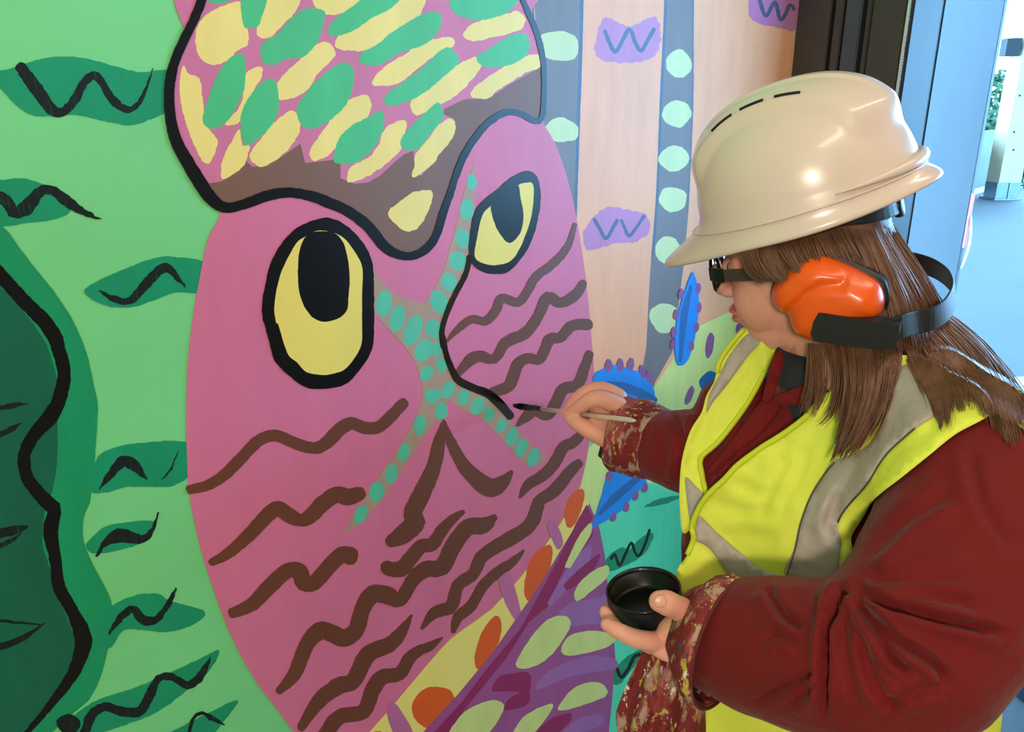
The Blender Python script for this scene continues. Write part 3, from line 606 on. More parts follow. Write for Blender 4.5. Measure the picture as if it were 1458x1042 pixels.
# ------------------------------------------------------------------ the painter
ZUP = Vector((0, 0, 1))
def limb(pts, seg=18, sub=4, flat=None, caps=True):
    """closed tapered tube; pts = [(Vector, radius) ...]; flat=(axis, factor) squashes along an axis"""
    a = np.array([list(p) + [r] for p, r in pts], float); n = len(a); out = []
    for i in range(n - 1):
        p0, p1, p2, p3 = a[max(i - 1, 0)], a[i], a[i + 1], a[min(i + 2, n - 1)]
        for j in range(sub):
            t = j / sub
            out.append(0.5 * ((2 * p1) + (-p0 + p2) * t + (2 * p0 - 5 * p1 + 4 * p2 - p3) * t * t + (-p0 + 3 * p1 - 3 * p2 + p3) * t ** 3))
    out.append(a[-1]); c = [Vector(q[:3]) for q in out]; r = [q[3] for q in out]
    if caps:
        d0 = (c[0] - c[1]).normalized(); d1 = (c[-1] - c[-2]).normalized()
        pre, pr, post, po = [], [], [], []
        for k in (0.97, 0.8, 0.5, 0.12):
            post.append(c[-1] + d1 * r[-1] * k); po.append(r[-1] * math.sqrt(max(1 - k * k, 0.001)))
            pre.insert(0, c[0] + d0 * r[0] * k); pr.insert(0, r[0] * math.sqrt(max(1 - k * k, 0.001)))
        c = pre + c + post[::-1]; r = pr + r + po[::-1]
    v, f = tube(None, c, r, None, seg=seg, cap=caps)
    if flat:
        ax, k = flat; ax = ax.normalized(); nn = len(c)
        for i in range(nn):
            for j in range(seg):
                d = v[i * seg + j] - c[i]; v[i * seg + j] = c[i] + d - ax * d.dot(ax) * (1 - k)
    return v, f
def elli(c, ax, ay, az, n=16):
    c = Vector(c); v, f = [], []
    for i in range(1, n):
        t = math.pi * i / n
        for j in range(2 * n):
            p = math.pi * j / n
            v.append(c + ax * math.sin(t) * math.cos(p) + ay * math.sin(t) * math.sin(p) + az * math.cos(t))
    m = 2 * n
    for i in range(n - 2):
        for j in range(m):
            f.append((i * m + j, (i + 1) * m + j, (i + 1) * m + (j + 1) % m, i * m + (j + 1) % m))
    v.append(c + az); v.append(c - az); T, Bo = len(v) - 2, len(v) - 1
    for j in range(m):
        f.append((T, j, (j + 1) % m)); f.append((Bo, (n - 2) * m + (j + 1) % m, (n - 2) * m + j))
    return v, f
def join_raw(parts):
    V, Fc = [], []
    for v, f in parts:
        n = len(V); V += list(v); Fc += [tuple(i + n for i in q) for q in f]
    return V, Fc
def fuse(parts, voxel, smooth=6, factor=0.5):
    v, f = join_raw(parts)
    me = bpy.data.meshes.new('tmp'); me.from_pydata([tuple(p) for p in v], [], f); me.update()
    o = bpy.data.objects.new('tmp', me); COL.objects.link(o)
    bmx = bmesh.new(); bmx.from_mesh(me); bmesh.ops.recalc_face_normals(bmx, faces=bmx.faces); bmx.to_mesh(me); bmx.free()
    rm = o.modifiers.new('r', 'REMESH'); rm.mode = 'VOXEL'; rm.voxel_size = voxel
    if smooth:
        s = o.modifiers.new('s', 'SMOOTH'); s.factor = factor; s.iterations = smooth
    ev = o.evaluated_get(bpy.context.evaluated_depsgraph_get())
    out = bpy.data.meshes.new_from_object(ev)
    bpy.data.objects.remove(o, do_unlink=True); bpy.data.meshes.remove(me)
    return out
def mv(me):
    a = np.empty(len(me.vertices) * 3); me.vertices.foreach_get('co', a); return a.reshape(-1, 3)
def mn(me):
    a = np.empty(len(me.vertices) * 3); me.vertices.foreach_get('normal', a); return a.reshape(-1, 3)
def setv(me, a):
    me.vertices.foreach_set('co', a.reshape(-1)); me.update()
def bvh_of(me):
    return BVHTree.FromPolygons([v.co.copy() for v in me.vertices], [tuple(p.vertices) for p in me.polygons])
def finish(name, me, m, parent, smooth=True):
    me.name = name; me.materials.clear(); me.materials.append(m)
    if smooth: me.polygons.foreach_set('use_smooth', [True] * len(me.polygons))
    return link(bpy.data.objects.new(name, me), parent)
CAMn, RVn, UVn, FVn = (np.array(q) for q in (CAM, RV, UV, FV))
def projn(a):
    d = a - CAMn; z = d @ FVn
    return CX + (d @ RVn) / z * FPX, CY - (d @ UVn) / z * FPX, z
def crease(me, lines, zmax=None):
    """press folds along traced lines: each (points, width px, depth m, ridge m)"""
    a = mv(me); n = mn(me); x, y, z = projn(a)
    face = ((a - CAMn) * n).sum(1) < 0
    disp = np.zeros(len(a))
    for pts, w, dep, ridge in lines:
        c = crm(pts, False, 4.0)[:, :2]
        lo = c.min(0) - 4 * w; hi = c.max(0) + 4 * w
        idx = np.where(face & (x > lo[0]) & (x < hi[0]) & (y > lo[1]) & (y < hi[1]))[0]
        if not len(idx): continue
        if zmax is not None: idx = idx[z[idx] < zmax]
        q = np.stack([x[idx], y[idx]], 1)
        best = np.full(len(idx), 1e9); sgn = np.ones(len(idx)); par = np.zeros(len(idx))
        for i in range(len(c) - 1):
            ab = c[i + 1] - c[i]; t = np.clip(((q - c[i]) @ ab) / (ab @ ab + 1e-9), 0, 1)
            d = q - (c[i] + t[:, None] * ab); dd = np.hypot(d[:, 0], d[:, 1]); k = dd < best
            best[k] = dd[k]; sgn[k] = np.sign(ab[0] * d[k, 1] - ab[1] * d[k, 0]); par[k] = (i + t[k]) / (len(c) - 1)
        fade = np.clip(np.minimum(par, 1 - par) * 6, 0, 1)
        fade = np.maximum(fade, 0.15)
        s = best * sgn
        disp[idx] += fade * (-dep * np.exp(-(best / w) ** 2) + ridge * np.exp(-((s - 1.7 * w) / (1.3 * w)) ** 2) + 0.6 * ridge * np.exp(-((s + 1.7 * w) / (1.3 * w)) ** 2))
    a += n * disp[:, None]; setv(me, a)
def rumple(me, amp, sc, seed=0):
    a = mv(me); n = mn(me); d = np.empty(len(a))
    for i in range(len(a)):
        p = Vector(a[i]) * sc + Vector((seed, 0, 0)); d[i] = noise.noise(p) + 0.5 * noise.noise(p * 2.3)
    a += n * (d * amp)[:, None]; setv(me, a)
def inside(poly, q):
    x, y = q[:, 0], q[:, 1]; r = np.zeros(len(q), bool); n = len(poly); j = n - 1
    for i in range(n):
        xi, yi = poly[i]; xj, yj = poly[j]
        c = ((yi > y) != (yj > y)) & (x < (xj - xi) * (y - yi) / (yj - yi + 1e-12) + xi); r ^= c; j = i
    return r
def fill2(poly, g):
    """triangulated fill with interior grid points of a closed px polygon"""
    poly = np.array(poly, float); lo, hi = poly.min(0), poly.max(0)
    gx, gy = np.meshgrid(np.arange(lo[0], hi[0], g), np.arange(lo[1], hi[1], g)); gx[1::2] += g / 2
    q = np.stack([gx.ravel(), gy.ravel()], 1); q = q[inside(poly, q)]
    if len(q):
        d = np.full(len(q), 1e9)
        for p in poly: d = np.minimum(d, np.hypot(q[:, 0] - p[0], q[:, 1] - p[1]))
        q = q[d > g * 0.6]
    n = len(poly)
    vs_ = [Vector(p) for p in poly] + [Vector(p) for p in q]
    r = delaunay_2d_cdt(vs_, [(i, (i + 1) % n) for i in range(n)], [], 1, 1e-5)
    fs = []
    for f in r[2]:
        a, b, c = [r[0][i] for i in f[:3]]
        ar = (b.x - a.x) * (c.y - a.y) - (b.y - a.y) * (c.x - a.x)
        fs.append(tuple(f) if ar < 0 else tuple(reversed(f)))      # facing the camera (pixel y runs down)
    return np.array([(p.x, p.y) for p in r[0]]), fs
def solid(name, top, bot, fs, m, parent, smooth=True):
    n = len(top); F2 = list(fs) + [tuple(i + n for i in reversed(f)) for f in fs]
    cnt = {}
    for f in fs:
        for i in range(len(f)): cnt[(f[i], f[(i + 1) % len(f)])] = 1
    for (a, b) in cnt:
        if (b, a) not in cnt: F2.append((b, a, a + n, b + n))
    o = mesh_obj(name, list(top) + list(bot), F2, m, parent, smooth)
    return o
def hits(q, bvh, zref=0.9):
    z = np.empty(len(q)); nr = []
    for i, (x, y) in enumerate(q):
        r = ray(x, y); h = bvh.ray_cast(CAM, r.normalized())
        if h[0] is None:
            h = bvh.find_nearest(P(x, y, zref))
        z[i] = (h[0] - CAM).dot(FV); nr.append(h[1])
    return z, nr
def drape(name, poly, bvh, off, thick, m, parent, g=9.0, tent=25, step=5.0, spline=True, zref=0.9, wav=0.0, folds=None, soft=0):
    pts = crm(poly, True, step) if spline else np.array(poly, float)
    q, fs = fill2(pts, g)
    z, _ = hits(q, bvh, zref); zs = z.copy()
    nb = [set() for _ in q]
    for f in fs:
        for i in range(3): nb[f[i]].update((f[(i + 1) % 3], f[(i + 2) % 3]))
    nb = [np.array(list(s)) if s else np.array([i]) for i, s in enumerate(nb)]
    for _ in range(tent):
        z = np.minimum(zs, np.array([z[k].mean() for k in nb]))
    for _ in range(soft):
        z = np.array([z[k].mean() for k in nb])
    if soft: z = np.minimum(z, zs)
    z = z - off
    if wav:
        z = z + wav * np.array([noise.noise(Vector((x * .022, y * .022, 3.0))) + .6 * noise.noise(Vector((x * .05, y * .05, 8.0))) for x, y in q])
    if folds:
        for fp, w, dep in folds:
            c = crm(fp, False, 4.0)[:, :2]; d = np.full(len(q), 1e9)
            for i in range(len(c) - 1):
                ab = c[i + 1] - c[i]; t = np.clip(((q - c[i]) @ ab) / (ab @ ab + 1e-9), 0, 1)
                e = q - (c[i] + t[:, None] * ab); d = np.minimum(d, np.hypot(e[:, 0], e[:, 1]))
            z = z + dep * np.exp(-(d / w) ** 2) - 0.5 * dep * np.exp(-((d - 2 * w) / w) ** 2)
    top = [P(x, y, zz) for (x, y), zz in zip(q, z)]
    bot = [P(x, y, zz + thick) for (x, y), zz in zip(q, z)]
    return solid(name, top, bot, fs, m, parent)
def pad(name, poly, origin, nrm, hf, depth, m, parent, g=5.0, step=4.0, spline=True):
    """pillow-shaped solid on a plane: outline traced, height from the distance to the outline"""
    pts = crm(poly, True, step) if spline else np.array(poly, float)
    q, fs = fill2(pts, g); top, bot = [], []
    for x, y in q:
        r = ray(x, y); p = CAM + r * ((origin - CAM).dot(nrm) / r.dot(nrm))
        d = min(math.hypot(x - a, y - b) for a, b in pts)
        top.append(p + nrm * hf(x, y, d)); bot.append(p - nrm * depth)
    return solid(name, top, bot, fs, m, parent)

skin_m = mat('skin', (226, 160, 140), rough=0.5, spec=0.4, vary=0.06, vscale=(25, 25, 25), sss=0.12, bump=0.12, bscale=500)
nail_m = mat('nail', (226, 162, 142), rough=0.3, vary=0.02)
lip_m = mat('lip', (192, 98, 88), rough=0.45, vary=0.04)
red_m2 = mat('red_cotton', (112, 17, 19), rough=0.8, spec=0.25, vary=0.09, vscale=(14, 14, 14), bump=0.15, bscale=700, sheen=0.1, wrinkle=0.22, wscale=26)
vest_m = mat('hi_vis_yellow', (228, 236, 84), rough=0.62, spec=0.3, vary=0.03, bump=0.1, bscale=800, wrinkle=0.12, wscale=22)
tape_m = mat('reflective_tape', (172, 162, 152), rough=0.5, spec=0.5, vary=0.05, wrinkle=0.2, wscale=30)
piping_m = mat('vest_piping', (206, 220, 40), rough=0.6, vary=0.02)
shell_m = mat('white_helmet_plastic', (222, 202, 190), rough=0.26, spec=0.5, vary=0.015, coat=0.3)
slot_m = mat('vent_slot_black', (12, 12, 12), rough=0.7, vary=0)
orange_m = mat('orange_plastic', (238, 92, 14), rough=0.3, spec=0.45, vary=0.03, coat=0.1)
black_m = mat('black_rubber', (22, 24, 26), rough=0.45, vary=0.05)
navy_m = mat('navy_knit', (40, 40, 52), rough=0.85, vary=0.12, vscale=(60, 60, 60), bump=0.3, bscale=500)
hair_m = mat('brown_hair', (112, 76, 54), rough=0.4, spec=0.5, vary=0.3, vscale=(60, 60, 10))
lens_m = mat('clear_lens', (235, 240, 240), rough=0.02, trans=0.95, vary=0)

def splat_material():
    m = bpy.data.materials.new('paint_spattered_red_cotton'); m.use_nodes = True
    nt = m.node_tree; b = nt.nodes['Principled BSDF']; b.inputs['Roughness'].default_value = 0.75
    tc = nt.nodes.new('ShaderNodeTexCoord'); prev = None
    base = nt.nodes.new('ShaderNodeRGB'); base.outputs[0].default_value = (*lin((118, 24, 26)), 1); prev = base.outputs[0]
    for i, (col, sc, lo, hi, fac) in enumerate((((190, 160, 140), 46, .53, .60, .75), ((176, 90, 84), 24, .52, .64, .7), ((196, 176, 70), 80, .60, .63, .9), ((206, 130, 60), 50, .62, .66, .8),
                                                ((54, 60, 104), 75, .64, .66, .9), ((96, 100, 60), 47, .66, .69, .8), ((232, 214, 200), 120, .62, .645, .95), ((40, 26, 26), 70, .67, .69, .9))):
        mp = nt.nodes.new('ShaderNodeMapping'); mp.inputs['Location'].default_value = (i * 3.7, i * 1.9, 0)
        mp.inputs['Rotation'].default_value = (0, 0.5, 0.4); mp.inputs['Scale'].default_value = (1, 1, 0.5)
        nt.links.new(tc.outputs['Object'], mp.inputs[0])
        n = nt.nodes.new('ShaderNodeTexNoise'); n.inputs['Scale'].default_value = sc; n.inputs['Detail'].default_value = 6; n.inputs['Roughness'].default_value = 0.62
        nt.links.new(mp.outputs[0], n.inputs['Vector'])
        r = nt.nodes.new('ShaderNodeMapRange'); r.inputs[1].default_value = lo; r.inputs[2].default_value = hi; r.inputs[3].default_value = 0; r.inputs[4].default_value = fac
        nt.links.new(n.outputs['Fac'], r.inputs[0])
        mx = nt.nodes.new('ShaderNodeMix'); mx.data_type = 'RGBA'
        nt.links.new(r.outputs[0], mx.inputs[0]); nt.links.new(prev, mx.inputs[6]); mx.inputs[7].default_value = (*lin(col), 1)
        prev = mx.outputs[2]
    nt.links.new(prev, b.inputs['Base Color'])
    n = nt.nodes.new('ShaderNodeTexNoise'); n.inputs['Scale'].default_value = 120
    bp = nt.nodes.new('ShaderNodeBump'); bp.inputs['Strength'].default_value = 0.3; bp.inputs['Distance'].default_value = 0.004
    nt.links.new(tc.outputs['Object'], n.inputs['Vector']); nt.links.new(n.outputs['Fac'], bp.inputs['Height']); nt.links.new(bp.outputs[0], b.inputs['Normal'])
    return m
splat_m = splat_material()

# ---- frames
TC = P(1196, 590, 0.925); TX, TY = TC.x, TC.y           # torso axis on the floor plan (she faces along -x, the wall is on her right)
HA, HB, HR = math.radians(33), math.radians(13), math.radians(8)
fh0 = RV * -math.cos(HA) + FH * math.sin(HA)
hf_ = fh0 * math.cos(HB) - ZUP * math.sin(HB); hu0 = ZUP * math.cos(HB) + fh0 * math.sin(HB); hl0 = hu0.cross(hf_)
hu = hu0 * math.cos(HR) + hl0 * math.sin(HR); hl = hl0 * math.cos(HR) - hu0 * math.sin(HR)
HO = P(1152, 370, 0.93)
def hp(x, y, z): return HO + hf_ * x + hl * y + hu * z
person = empty('person', (TX, TY, 0), 'person in white hard hat, red overalls and yellow vest painting the owl mural', 'person')

# ---- coverall: torso, legs, sleeves
def torso_rings(rings, n=40, dx=0.0):
    v, f = [], []
    for (z, cx, a, b) in rings:
        for k in range(n):
            t = 2 * math.pi * k / n; c, s = math.cos(t), math.sin(t)
            e = 2 / 2.4
            v.append(Vector((TX + cx + a * math.copysign(abs(c) ** e, c), TY + b * math.copysign(abs(s) ** e, s), z)))
    for i in range(len(rings) - 1):
        for k in range(n):
            k2 = (k + 1) % n; f.append((i * n + k, i * n + k2, (i + 1) * n + k2, (i + 1) * n + k))
    f.append(tuple(range(n))[::-1]); f.append(tuple((len(rings) - 1) * n + k for k in range(n)))
    return v, f
TR = [(0.70, 0.02, .138, .186), (0.80, 0.014, .134, .184), (0.90, 0.014, .130, .180), (1.00, 0.012, .126, .178), (1.08, .008, .124, .182), (1.15, .004, .120, .186), (1.20, 0.004, .110, .182), (1.24, .008, .092, .150), (1.27, .012, .078, .105), (1.295, .010, .072, .082), (1.315, .008, .068, .076)]
near_up = [(P(1290, 640, .86), .070), (P(1350, 650, .82), .082), (P(1388, 690, .785), .088), (P(1376, 775, .750), .088), (P(1338, 862, .722), .086), (P(1290, 922, .71), .084)]
near_fo = [(P(1290, 922, .71), .084), (P(1215, 940, .735), .078), (P(1130, 928, .775), .072), (P(1062, 916, .815), .067), (P(1025, 908, .835), .058)]
far_arm = [(P(1075, 585, 1.02), .055), (P(1052, 585, 1.04), .056), (P(1040, 635, 1.03), .060), (P(1005, 645, 1.04), .058), (P(965, 640, 1.075), .055), (P(925, 632, 1.125), .047), (P(900, 624, 1.15), .040)]
def leg(s): return [(Vector((TX, TY + s * .10, .78)), .115), (Vector((TX - .01, TY + s * .11, .45)), .095), (Vector((TX, TY + s * .115, .12)), .085)]
trunk = [torso_rings(TR), limb(near_up, 24), limb(far_arm, 20), limb(leg(1), 20), limb(leg(-1), 20)]
base_me = fuse(trunk, 0.005, 10)
base_bvh = bvh_of(base_me)
vest_bvh = bvh_of(fuse([torso_rings(TR), limb(near_up[:4], 24), limb(far_arm, 20)], 0.005, 10))
trunk_bvh = bvh_of(fuse([torso_rings(TR)], 0.006, 8))
cov = fuse(trunk + [limb(near_fo, 24)], 0.0032, 8)
g_ = crop(860, 780, 1458, 1458)
rumple(cov, 0.0022, 13.0, 2)
crease(cov, [
    (g_([(868, 128), (960, 190), (1080, 225), (1200, 255), (1400, 300)]), 7, .015, .008),
    (g_([(870, 150), (920, 250), (1000, 370), (1060, 430)]), 6, .014, .007),
    (g_([(850, 150), (785, 250), (767, 400), (758, 590)]), 6, .018, .009),
    (g_([(835, 140), (800, 180), (795, 230)]), 7, .014, .005),
    (g_([(905, 195), (1000, 310), (1130, 390), (1190, 460)]), 7, .013, .008),
    (g_([(820, 240), (850, 380), (880, 560)]), 8, .004, .004),
    (g_([(560, 130), (620, 230), (690, 275)]), 7, .009, .005),
    (g_([(740, 425), (620, 480), (510, 545)]), 6, .009, .005),
    (g_([(900, 100), (1050, 110), (1250, 90)]), 12, .005, .004),
    (g_([(960, 560), (1060, 510), (1180, 470)]), 9, .005, .004),
    (g_([(640, 560), (700, 500), (752, 470)]), 6, .007, .004), (g_([(545, 330), (600, 300), (680, 330)]), 7, .005, .004), (g_([(1000, 180), (1120, 170), (1300, 200)]), 10, .006, .004), (g_([(890, 300), (930, 450), (1010, 560)]), 8, .006, .005),
    ([(1230, 800), (1290, 740), (1360, 700)], 12, .004, .004), ([(1380, 640), (1400, 720), (1440, 780)], 10, .004, .003),
    ([(960, 585), (975, 640), (965, 690)], 7, .009, .005), ([(1000, 590), (985, 625), (990, 660)], 6, .004, .003),
    ([(1085, 575), (1060, 640), (1030, 700)], 4, .004, .002), ([(1060, 600), (1040, 660), (1015, 720)], 5, .004, .003)])
coverall = finish('coverall', cov, red_m2, person)

# ---- skin body (one continuous mesh)
def chain(pts, seg=14): return limb([(P(*p[:3]), p[3]) for p in pts], seg, 4)
body_parts = []
# head
E3 = lambda c, r: elli(hp(*c), hf_ * r[0], hl * r[1], hu * r[2])
body_parts += [E3((.003, 0, .05), (.088, .074, .092)), E3((.028, 0, -.02), (.066, .064, .088)), E3((.036, 0, -.068), (.053, .053, .050)), E3((.066, 0, -.096), (.020, .022, .018)),
               E3((.049, .031, -.032), (.037, .034, .044)), E3((.049, -.031, -.032), (.037, .034, .044)), E3((.0705, .031, .013), (.0135, .0150, .0120)), E3((.0705, -.031, .013), (.0135, .0150, .0120)), E3((.062, 0, .05), (.034, .056, .045)), E3((.030, 0, -.09), (.055, .045, .028)),
               limb([(hp(.086, 0, .022), .009), (hp(.098, 0, .0), .010), (hp(.108, 0, -.020), .0125)], 12), E3((.098, .011, -.025), (.011, .008, .008)), E3((.098, -.011, -.025), (.011, .008, .008)),
               E3((.080, 0, -.058), (.016, .024, .020)), E3((.091, 0, -.0515), (.009, .021, .0055)), E3((.089, 0, -.063), (.0095, .018, .0065)),
               E3((-.012, .076, -.005), (.018, .008, .030)), E3((-.012, -.076, -.005), (.018, .008, .030)),
               limb([(hp(-.02, 0, -.02), .058), (hp(-.015, 0, -.085), .055), (Vector((TX - .0, TY, 1.30)), .056), (Vector((TX, TY, 1.22)), .06)], 20)]
# trunk and limbs inside the clothes
body_parts += [torso_rings([(z, cx, max(a - .03, .03), max(b - .035, .03)) for z, cx, a, b in TR]),
               limb([(p, max(r - .03, .035)) for p, r in near_up], 14), limb([(p, max(r - .04, .028)) for p, r in near_fo] + [(P(990, 897, .855), .026)], 14),
               limb([(p, max(r - .02, .026)) for p, r in far_arm] + [(P(884, 612, 1.165), .025)], 14)]
for s in (1, -1): body_parts.append(limb([(p, r - .03) for p, r in leg(s)] + [(Vector((TX, TY + s * .115, .06)), .045)], 14))
# right hand closing on the brush
body_parts += [limb([(P(900, 612, 1.150), .027), (P(884, 603, 1.155), .029), (P(870, 592, 1.160), .028), (P(862, 583, 1.162), .024)], 16),
               elli(P(862, 612, 1.148), cs((-.85, .45, -.2)) * .032, cs((.45, .85, 0)) * .0195, cs((0, 0, 1)) * .022),
               elli(P(874, 581, 1.160), cs((1, .2, 0)) * .026, cs((-.2, 1, 0)) * .0225, cs((0, 0, 1)) * .032),
               chain([(880, 578, 1.132, .0145), (860, 569, 1.122, .0132), (844, 568, 1.120, .0122), (828, 577, 1.132, .0106), (811, 588, 1.150, .0082)]),
               chain([(880, 566, 1.158, .0140), (858, 555, 1.156, .0126), (836, 558, 1.158, .0114), (818, 572, 1.166, .0100), (807, 587, 1.176, .0080)]),
               chain([(880, 570, 1.182, .0135), (858, 562, 1.184, .0122), (838, 568, 1.186, .0112), (830, 584, 1.186, .0100), (838, 597, 1.180, .0085)]),
               chain([(882, 578, 1.200, .0120), (864, 571, 1.206, .0110), (848, 577, 1.208, .0100), (842, 592, 1.205, .0090), (850, 602, 1.198, .0080)]),
               chain([(884, 625, 1.150, .0170), (864, 622, 1.138, .0165), (847, 616, 1.132, .0140), (830, 607, 1.134, .0122), (816, 598, 1.142, .0108), (809, 592, 1.149, .0080)])]
# left hand under the pot
body_parts += [limb([(P(1000, 897, .852), .024), (P(978, 897, .856), .027), (P(955, 905, .858), .027), (P(934, 908, .858), .024)], 16, flat=(UV, 0.72)),
               elli(P(950, 903, .862), cs((1, 0, 0)) * .030, cs((0, 1, -.35)) * .0135, cs((0, .35, 1)) * .040),
               elli(P(968, 893, .838), cs((1, .3, 0)) * .024, cs((-.3, 1, 0)) * .016, cs((0, 0, 1)) * .018),
               chain([(942, 914, .840, .0115), (922, 912, .832, .0104), (902, 908, .830, .0100), (882, 899, .832, .0090), (864, 889, .838, .0072)]),
               chain([(940, 908, .862, .0115), (915, 904, .858, .0104), (894, 900, .857, .0100), (874, 888, .860, .0088), (862, 871, .866, .0072)]),
               chain([(938, 902, .885, .0110), (913, 897, .886, .0100), (893, 893, .886, .0096), (877, 880, .890, .0086), (868, 864, .897, .0070)]),
               chain([(940, 896, .905, .0100), (917, 890, .910, .0090), (900, 886, .913, .0084), (886, 874, .918, .0075), (879, 862, .924, .0064)]),
               chain([(984, 888, .842, .0150), (975, 872, .826, .0140), (960, 863, .814, .0128), (948, 858, .808, .0132), (939, 856, .806, .0112)], 16)]
body_me = fuse(body_parts, 0.0020, 3, 0.5)
body = finish('body', body_me, skin_m, person)
# lips, nails, eyes
def surf(name, v_f, m, parent): return mesh_obj(name, v_f[0], v_f[1], m, parent, True)
surf('lips', join_raw([E3((.0955, 0, -.0495), (.0090, .0205, .0052)), E3((.0940, 0, -.0615), (.0095, .0175, .0064))]), lip_m, body)
def nail(c, along, out, l, w):
    along = along.normalized(); out = (out - along * out.dot(along)).normalized(); sd = along.cross(out)
    surf('nail', elli(c, along * l, sd * w, out * .0016, 8), nail_m, body)
nail(P(940, 856, .7957), cs((-1, .1, .1)), cs((0, .1, -1)), .0068, .0062)
nail(P(812, 595, 1.1370), cs((-1, .55, .2)), cs((-.1, -.5, -1)), .0055, .0048)
nail(P(812, 584, 1.1405), cs((-.7, -.7, .3)), cs((-.5, .4, -1)), .0045, .004)
eye_m = mat('eye_white', (226, 222, 216), rough=0.2, vary=0); iris_m = mat('eye_iris', (60, 48, 40), rough=0.2, vary=0)
for s in (1, -1):
    ey = surf('eye', E3((.0765, s * .029, .012), (.0100, .0110, .0075)), eye_m, body)
    surf('iris', E3((.0850, s * .029, .011), (.0030, .0055, .0055)), iris_m, ey)
    surf('eyebrow', limb([(hp(.092, s * .016, .032), .003), (hp(.090, s * .032, .037), .0036), (hp(.078, s * .050, .033), .0022)], 8), hair_m, body)
for s in (1, -1):
    surf('boot', join_raw([elli(Vector((TX - .06, TY + s * .115, .055)), Vector((.15, 0, 0)), Vector((0, .055, 0)), Vector((0, 0, .054))), limb([(Vector((TX, TY + s * .115, .06)), .055), (Vector((TX, TY + s * .115, .18)), .058)], 16)]), black_m, person)

# ---- neck gaiter, collar, placket
def ring_tube(name, secs, m, parent, n=44, thick=0.0025, axes=None, closed_ends=False):
    """open tube of cloth through (centre, axis_u, axis_v) sections, with thickness"""
    v, f = [], []
    for c, au, av in secs:
        for k in range(n):
            t = 2 * math.pi * k / n; v.append(c + au * math.cos(t) + av * math.sin(t))
    for i in range(len(secs) - 1):
        for k in range(n):
            k2 = (k + 1) % n; f.append((i * n + k, i * n + k2, (i + 1) * n + k2, (i + 1) * n + k))
    o = mesh_obj(name, v, f, m, parent, True)
    s = o.modifiers.new('thickness', 'SOLIDIFY'); s.thickness = thick; s.offset = 0
    return o
NB = Vector((TX - .012, TY, 1.285))
def sec(c, a, b, fx=Vector((1, 0, 0)), fy=Vector((0, 1, 0))): return (c, fx * a, fy * b)
ntop = hp(-.008, 0, -.088)
ring_tube('neck_gaiter', [sec(NB + Vector((0, 0, -.01)), .056, .06), sec(NB.lerp(ntop, .15), .060, .062), sec(NB.lerp(ntop, .35), .062, .065), sec(NB.lerp(ntop, .62), .063, .064), sec(NB.lerp(ntop, .78), .060, .061)], navy_m, person)
cov_bvh = bvh_of(cov)
b_ = crop(1000, 320, 1458, 1404); e_ = crop(900, 460, 1458, 1454)
coll_m = red_m2
drape('collar', b_([(345, 552), (356, 600), (330, 690), (305, 765), (262, 765), (285, 660), (312, 570)]), base_bvh, .020, .003, coll_m, coverall, g=6, zref=.92)
drape('collar', b_([(305, 765), (400, 715), (520, 668), (640, 630), (652, 645), (560, 708), (470, 768), (400, 788)]), base_bvh, .012, .003, coll_m, coverall, g=6, zref=.88)
drape('placket', b_([(232, 800), (262, 768), (330, 772), (318, 830), (230, 930), (120, 1020), (60, 1090), (20, 1080), (120, 950)]), base_bvh, .005, .002, coll_m, coverall, g=6, zref=.92)
def button(px, py, bv, m, parent):
    h = bv.ray_cast(CAM, ray(px, py).normalized()); c = h[0] + h[1] * .0062; n = h[1]
    o = lathe('button', c, [(0, 0), (.0042, 0), (.0056, .0006), (.0058, .0016), (.0046, .0022), (.0040, .0014), (0, .0014)], m, parent, 20, n)
    return o
but_m = mat('dark_red_button', (92, 40, 34), rough=0.35, vary=0)
button(1094, 583, base_bvh, but_m, coverall)

# ---- cuffs
def cuff(name, stations, parent, m, seam=True, thick=.003, ragged=.0028):
    secs = []
    for i, (c, r, rd) in enumerate(stations):
        d = (stations[min(i + 1, len(stations) - 1)][0] - stations[max(i - 1, 0)][0]).normalized()
        v = (c - CAM).normalized(); au = d.cross(v).normalized(); av = au.cross(d).normalized()
        secs.append((c, au * r, av * rd))
    o = ring_tube(name, secs, m, parent, 56, thick)
    me = o.data; a = mv(me)
    for i in range(len(a)):
        q = Vector(a[i]) * 38; a[i] += ragged * np.array(noise.noise_vector(q))
    setv(me, a)
    return o, secs
nc, nsec = cuff('cuff', [(P(1033, 917, .822), .0690, .069), (P(1018, 910, .830), .0692, .068), (P(1000, 902, .840), .061, .060), (P(984, 894, .848), .047, .048), (P(968, 886, .854), .033, .038)], coverall, splat_m)
fc, fsec = cuff('cuff', [(P(948, 634, 1.10), .0480, .050), (P(936, 632, 1.108), .0510, .051), (P(912, 625, 1.128), .0535, .050), (P(893, 620, 1.145), .0545, .048), (P(882, 617, 1.152), .0545, .046)], coverall, splat_m)
seam_m = mat('cuff_edge_stitching', (96, 30, 30), rough=0.85, vary=0.2, vscale=(200, 200, 200))
for sc_ in (nsec, fsec):
    c, au, av = sc_[0]
    pts = [c + au * 1.0 * math.cos(t) + av * 1.0 * math.sin(t) for t in np.linspace(0, 2 * math.pi, 60)]
    tube('cuff_hem', pts, .0019, seam_m, coverall, 8)
ring_tube('inner_cuff', [(P(894, 626, 1.16), cs((.3, 1, 0)) * .040, cs((0, 0, 1)) * .036), (P(876, 624, 1.175), cs((.3, 1, 0)) * .036, cs((0, 0, 1)) * .030), (P(862, 624, 1.183), cs((.35, .9, 0)) * .029, cs((0, 0, 1)) * .024)], navy_m, coverall)
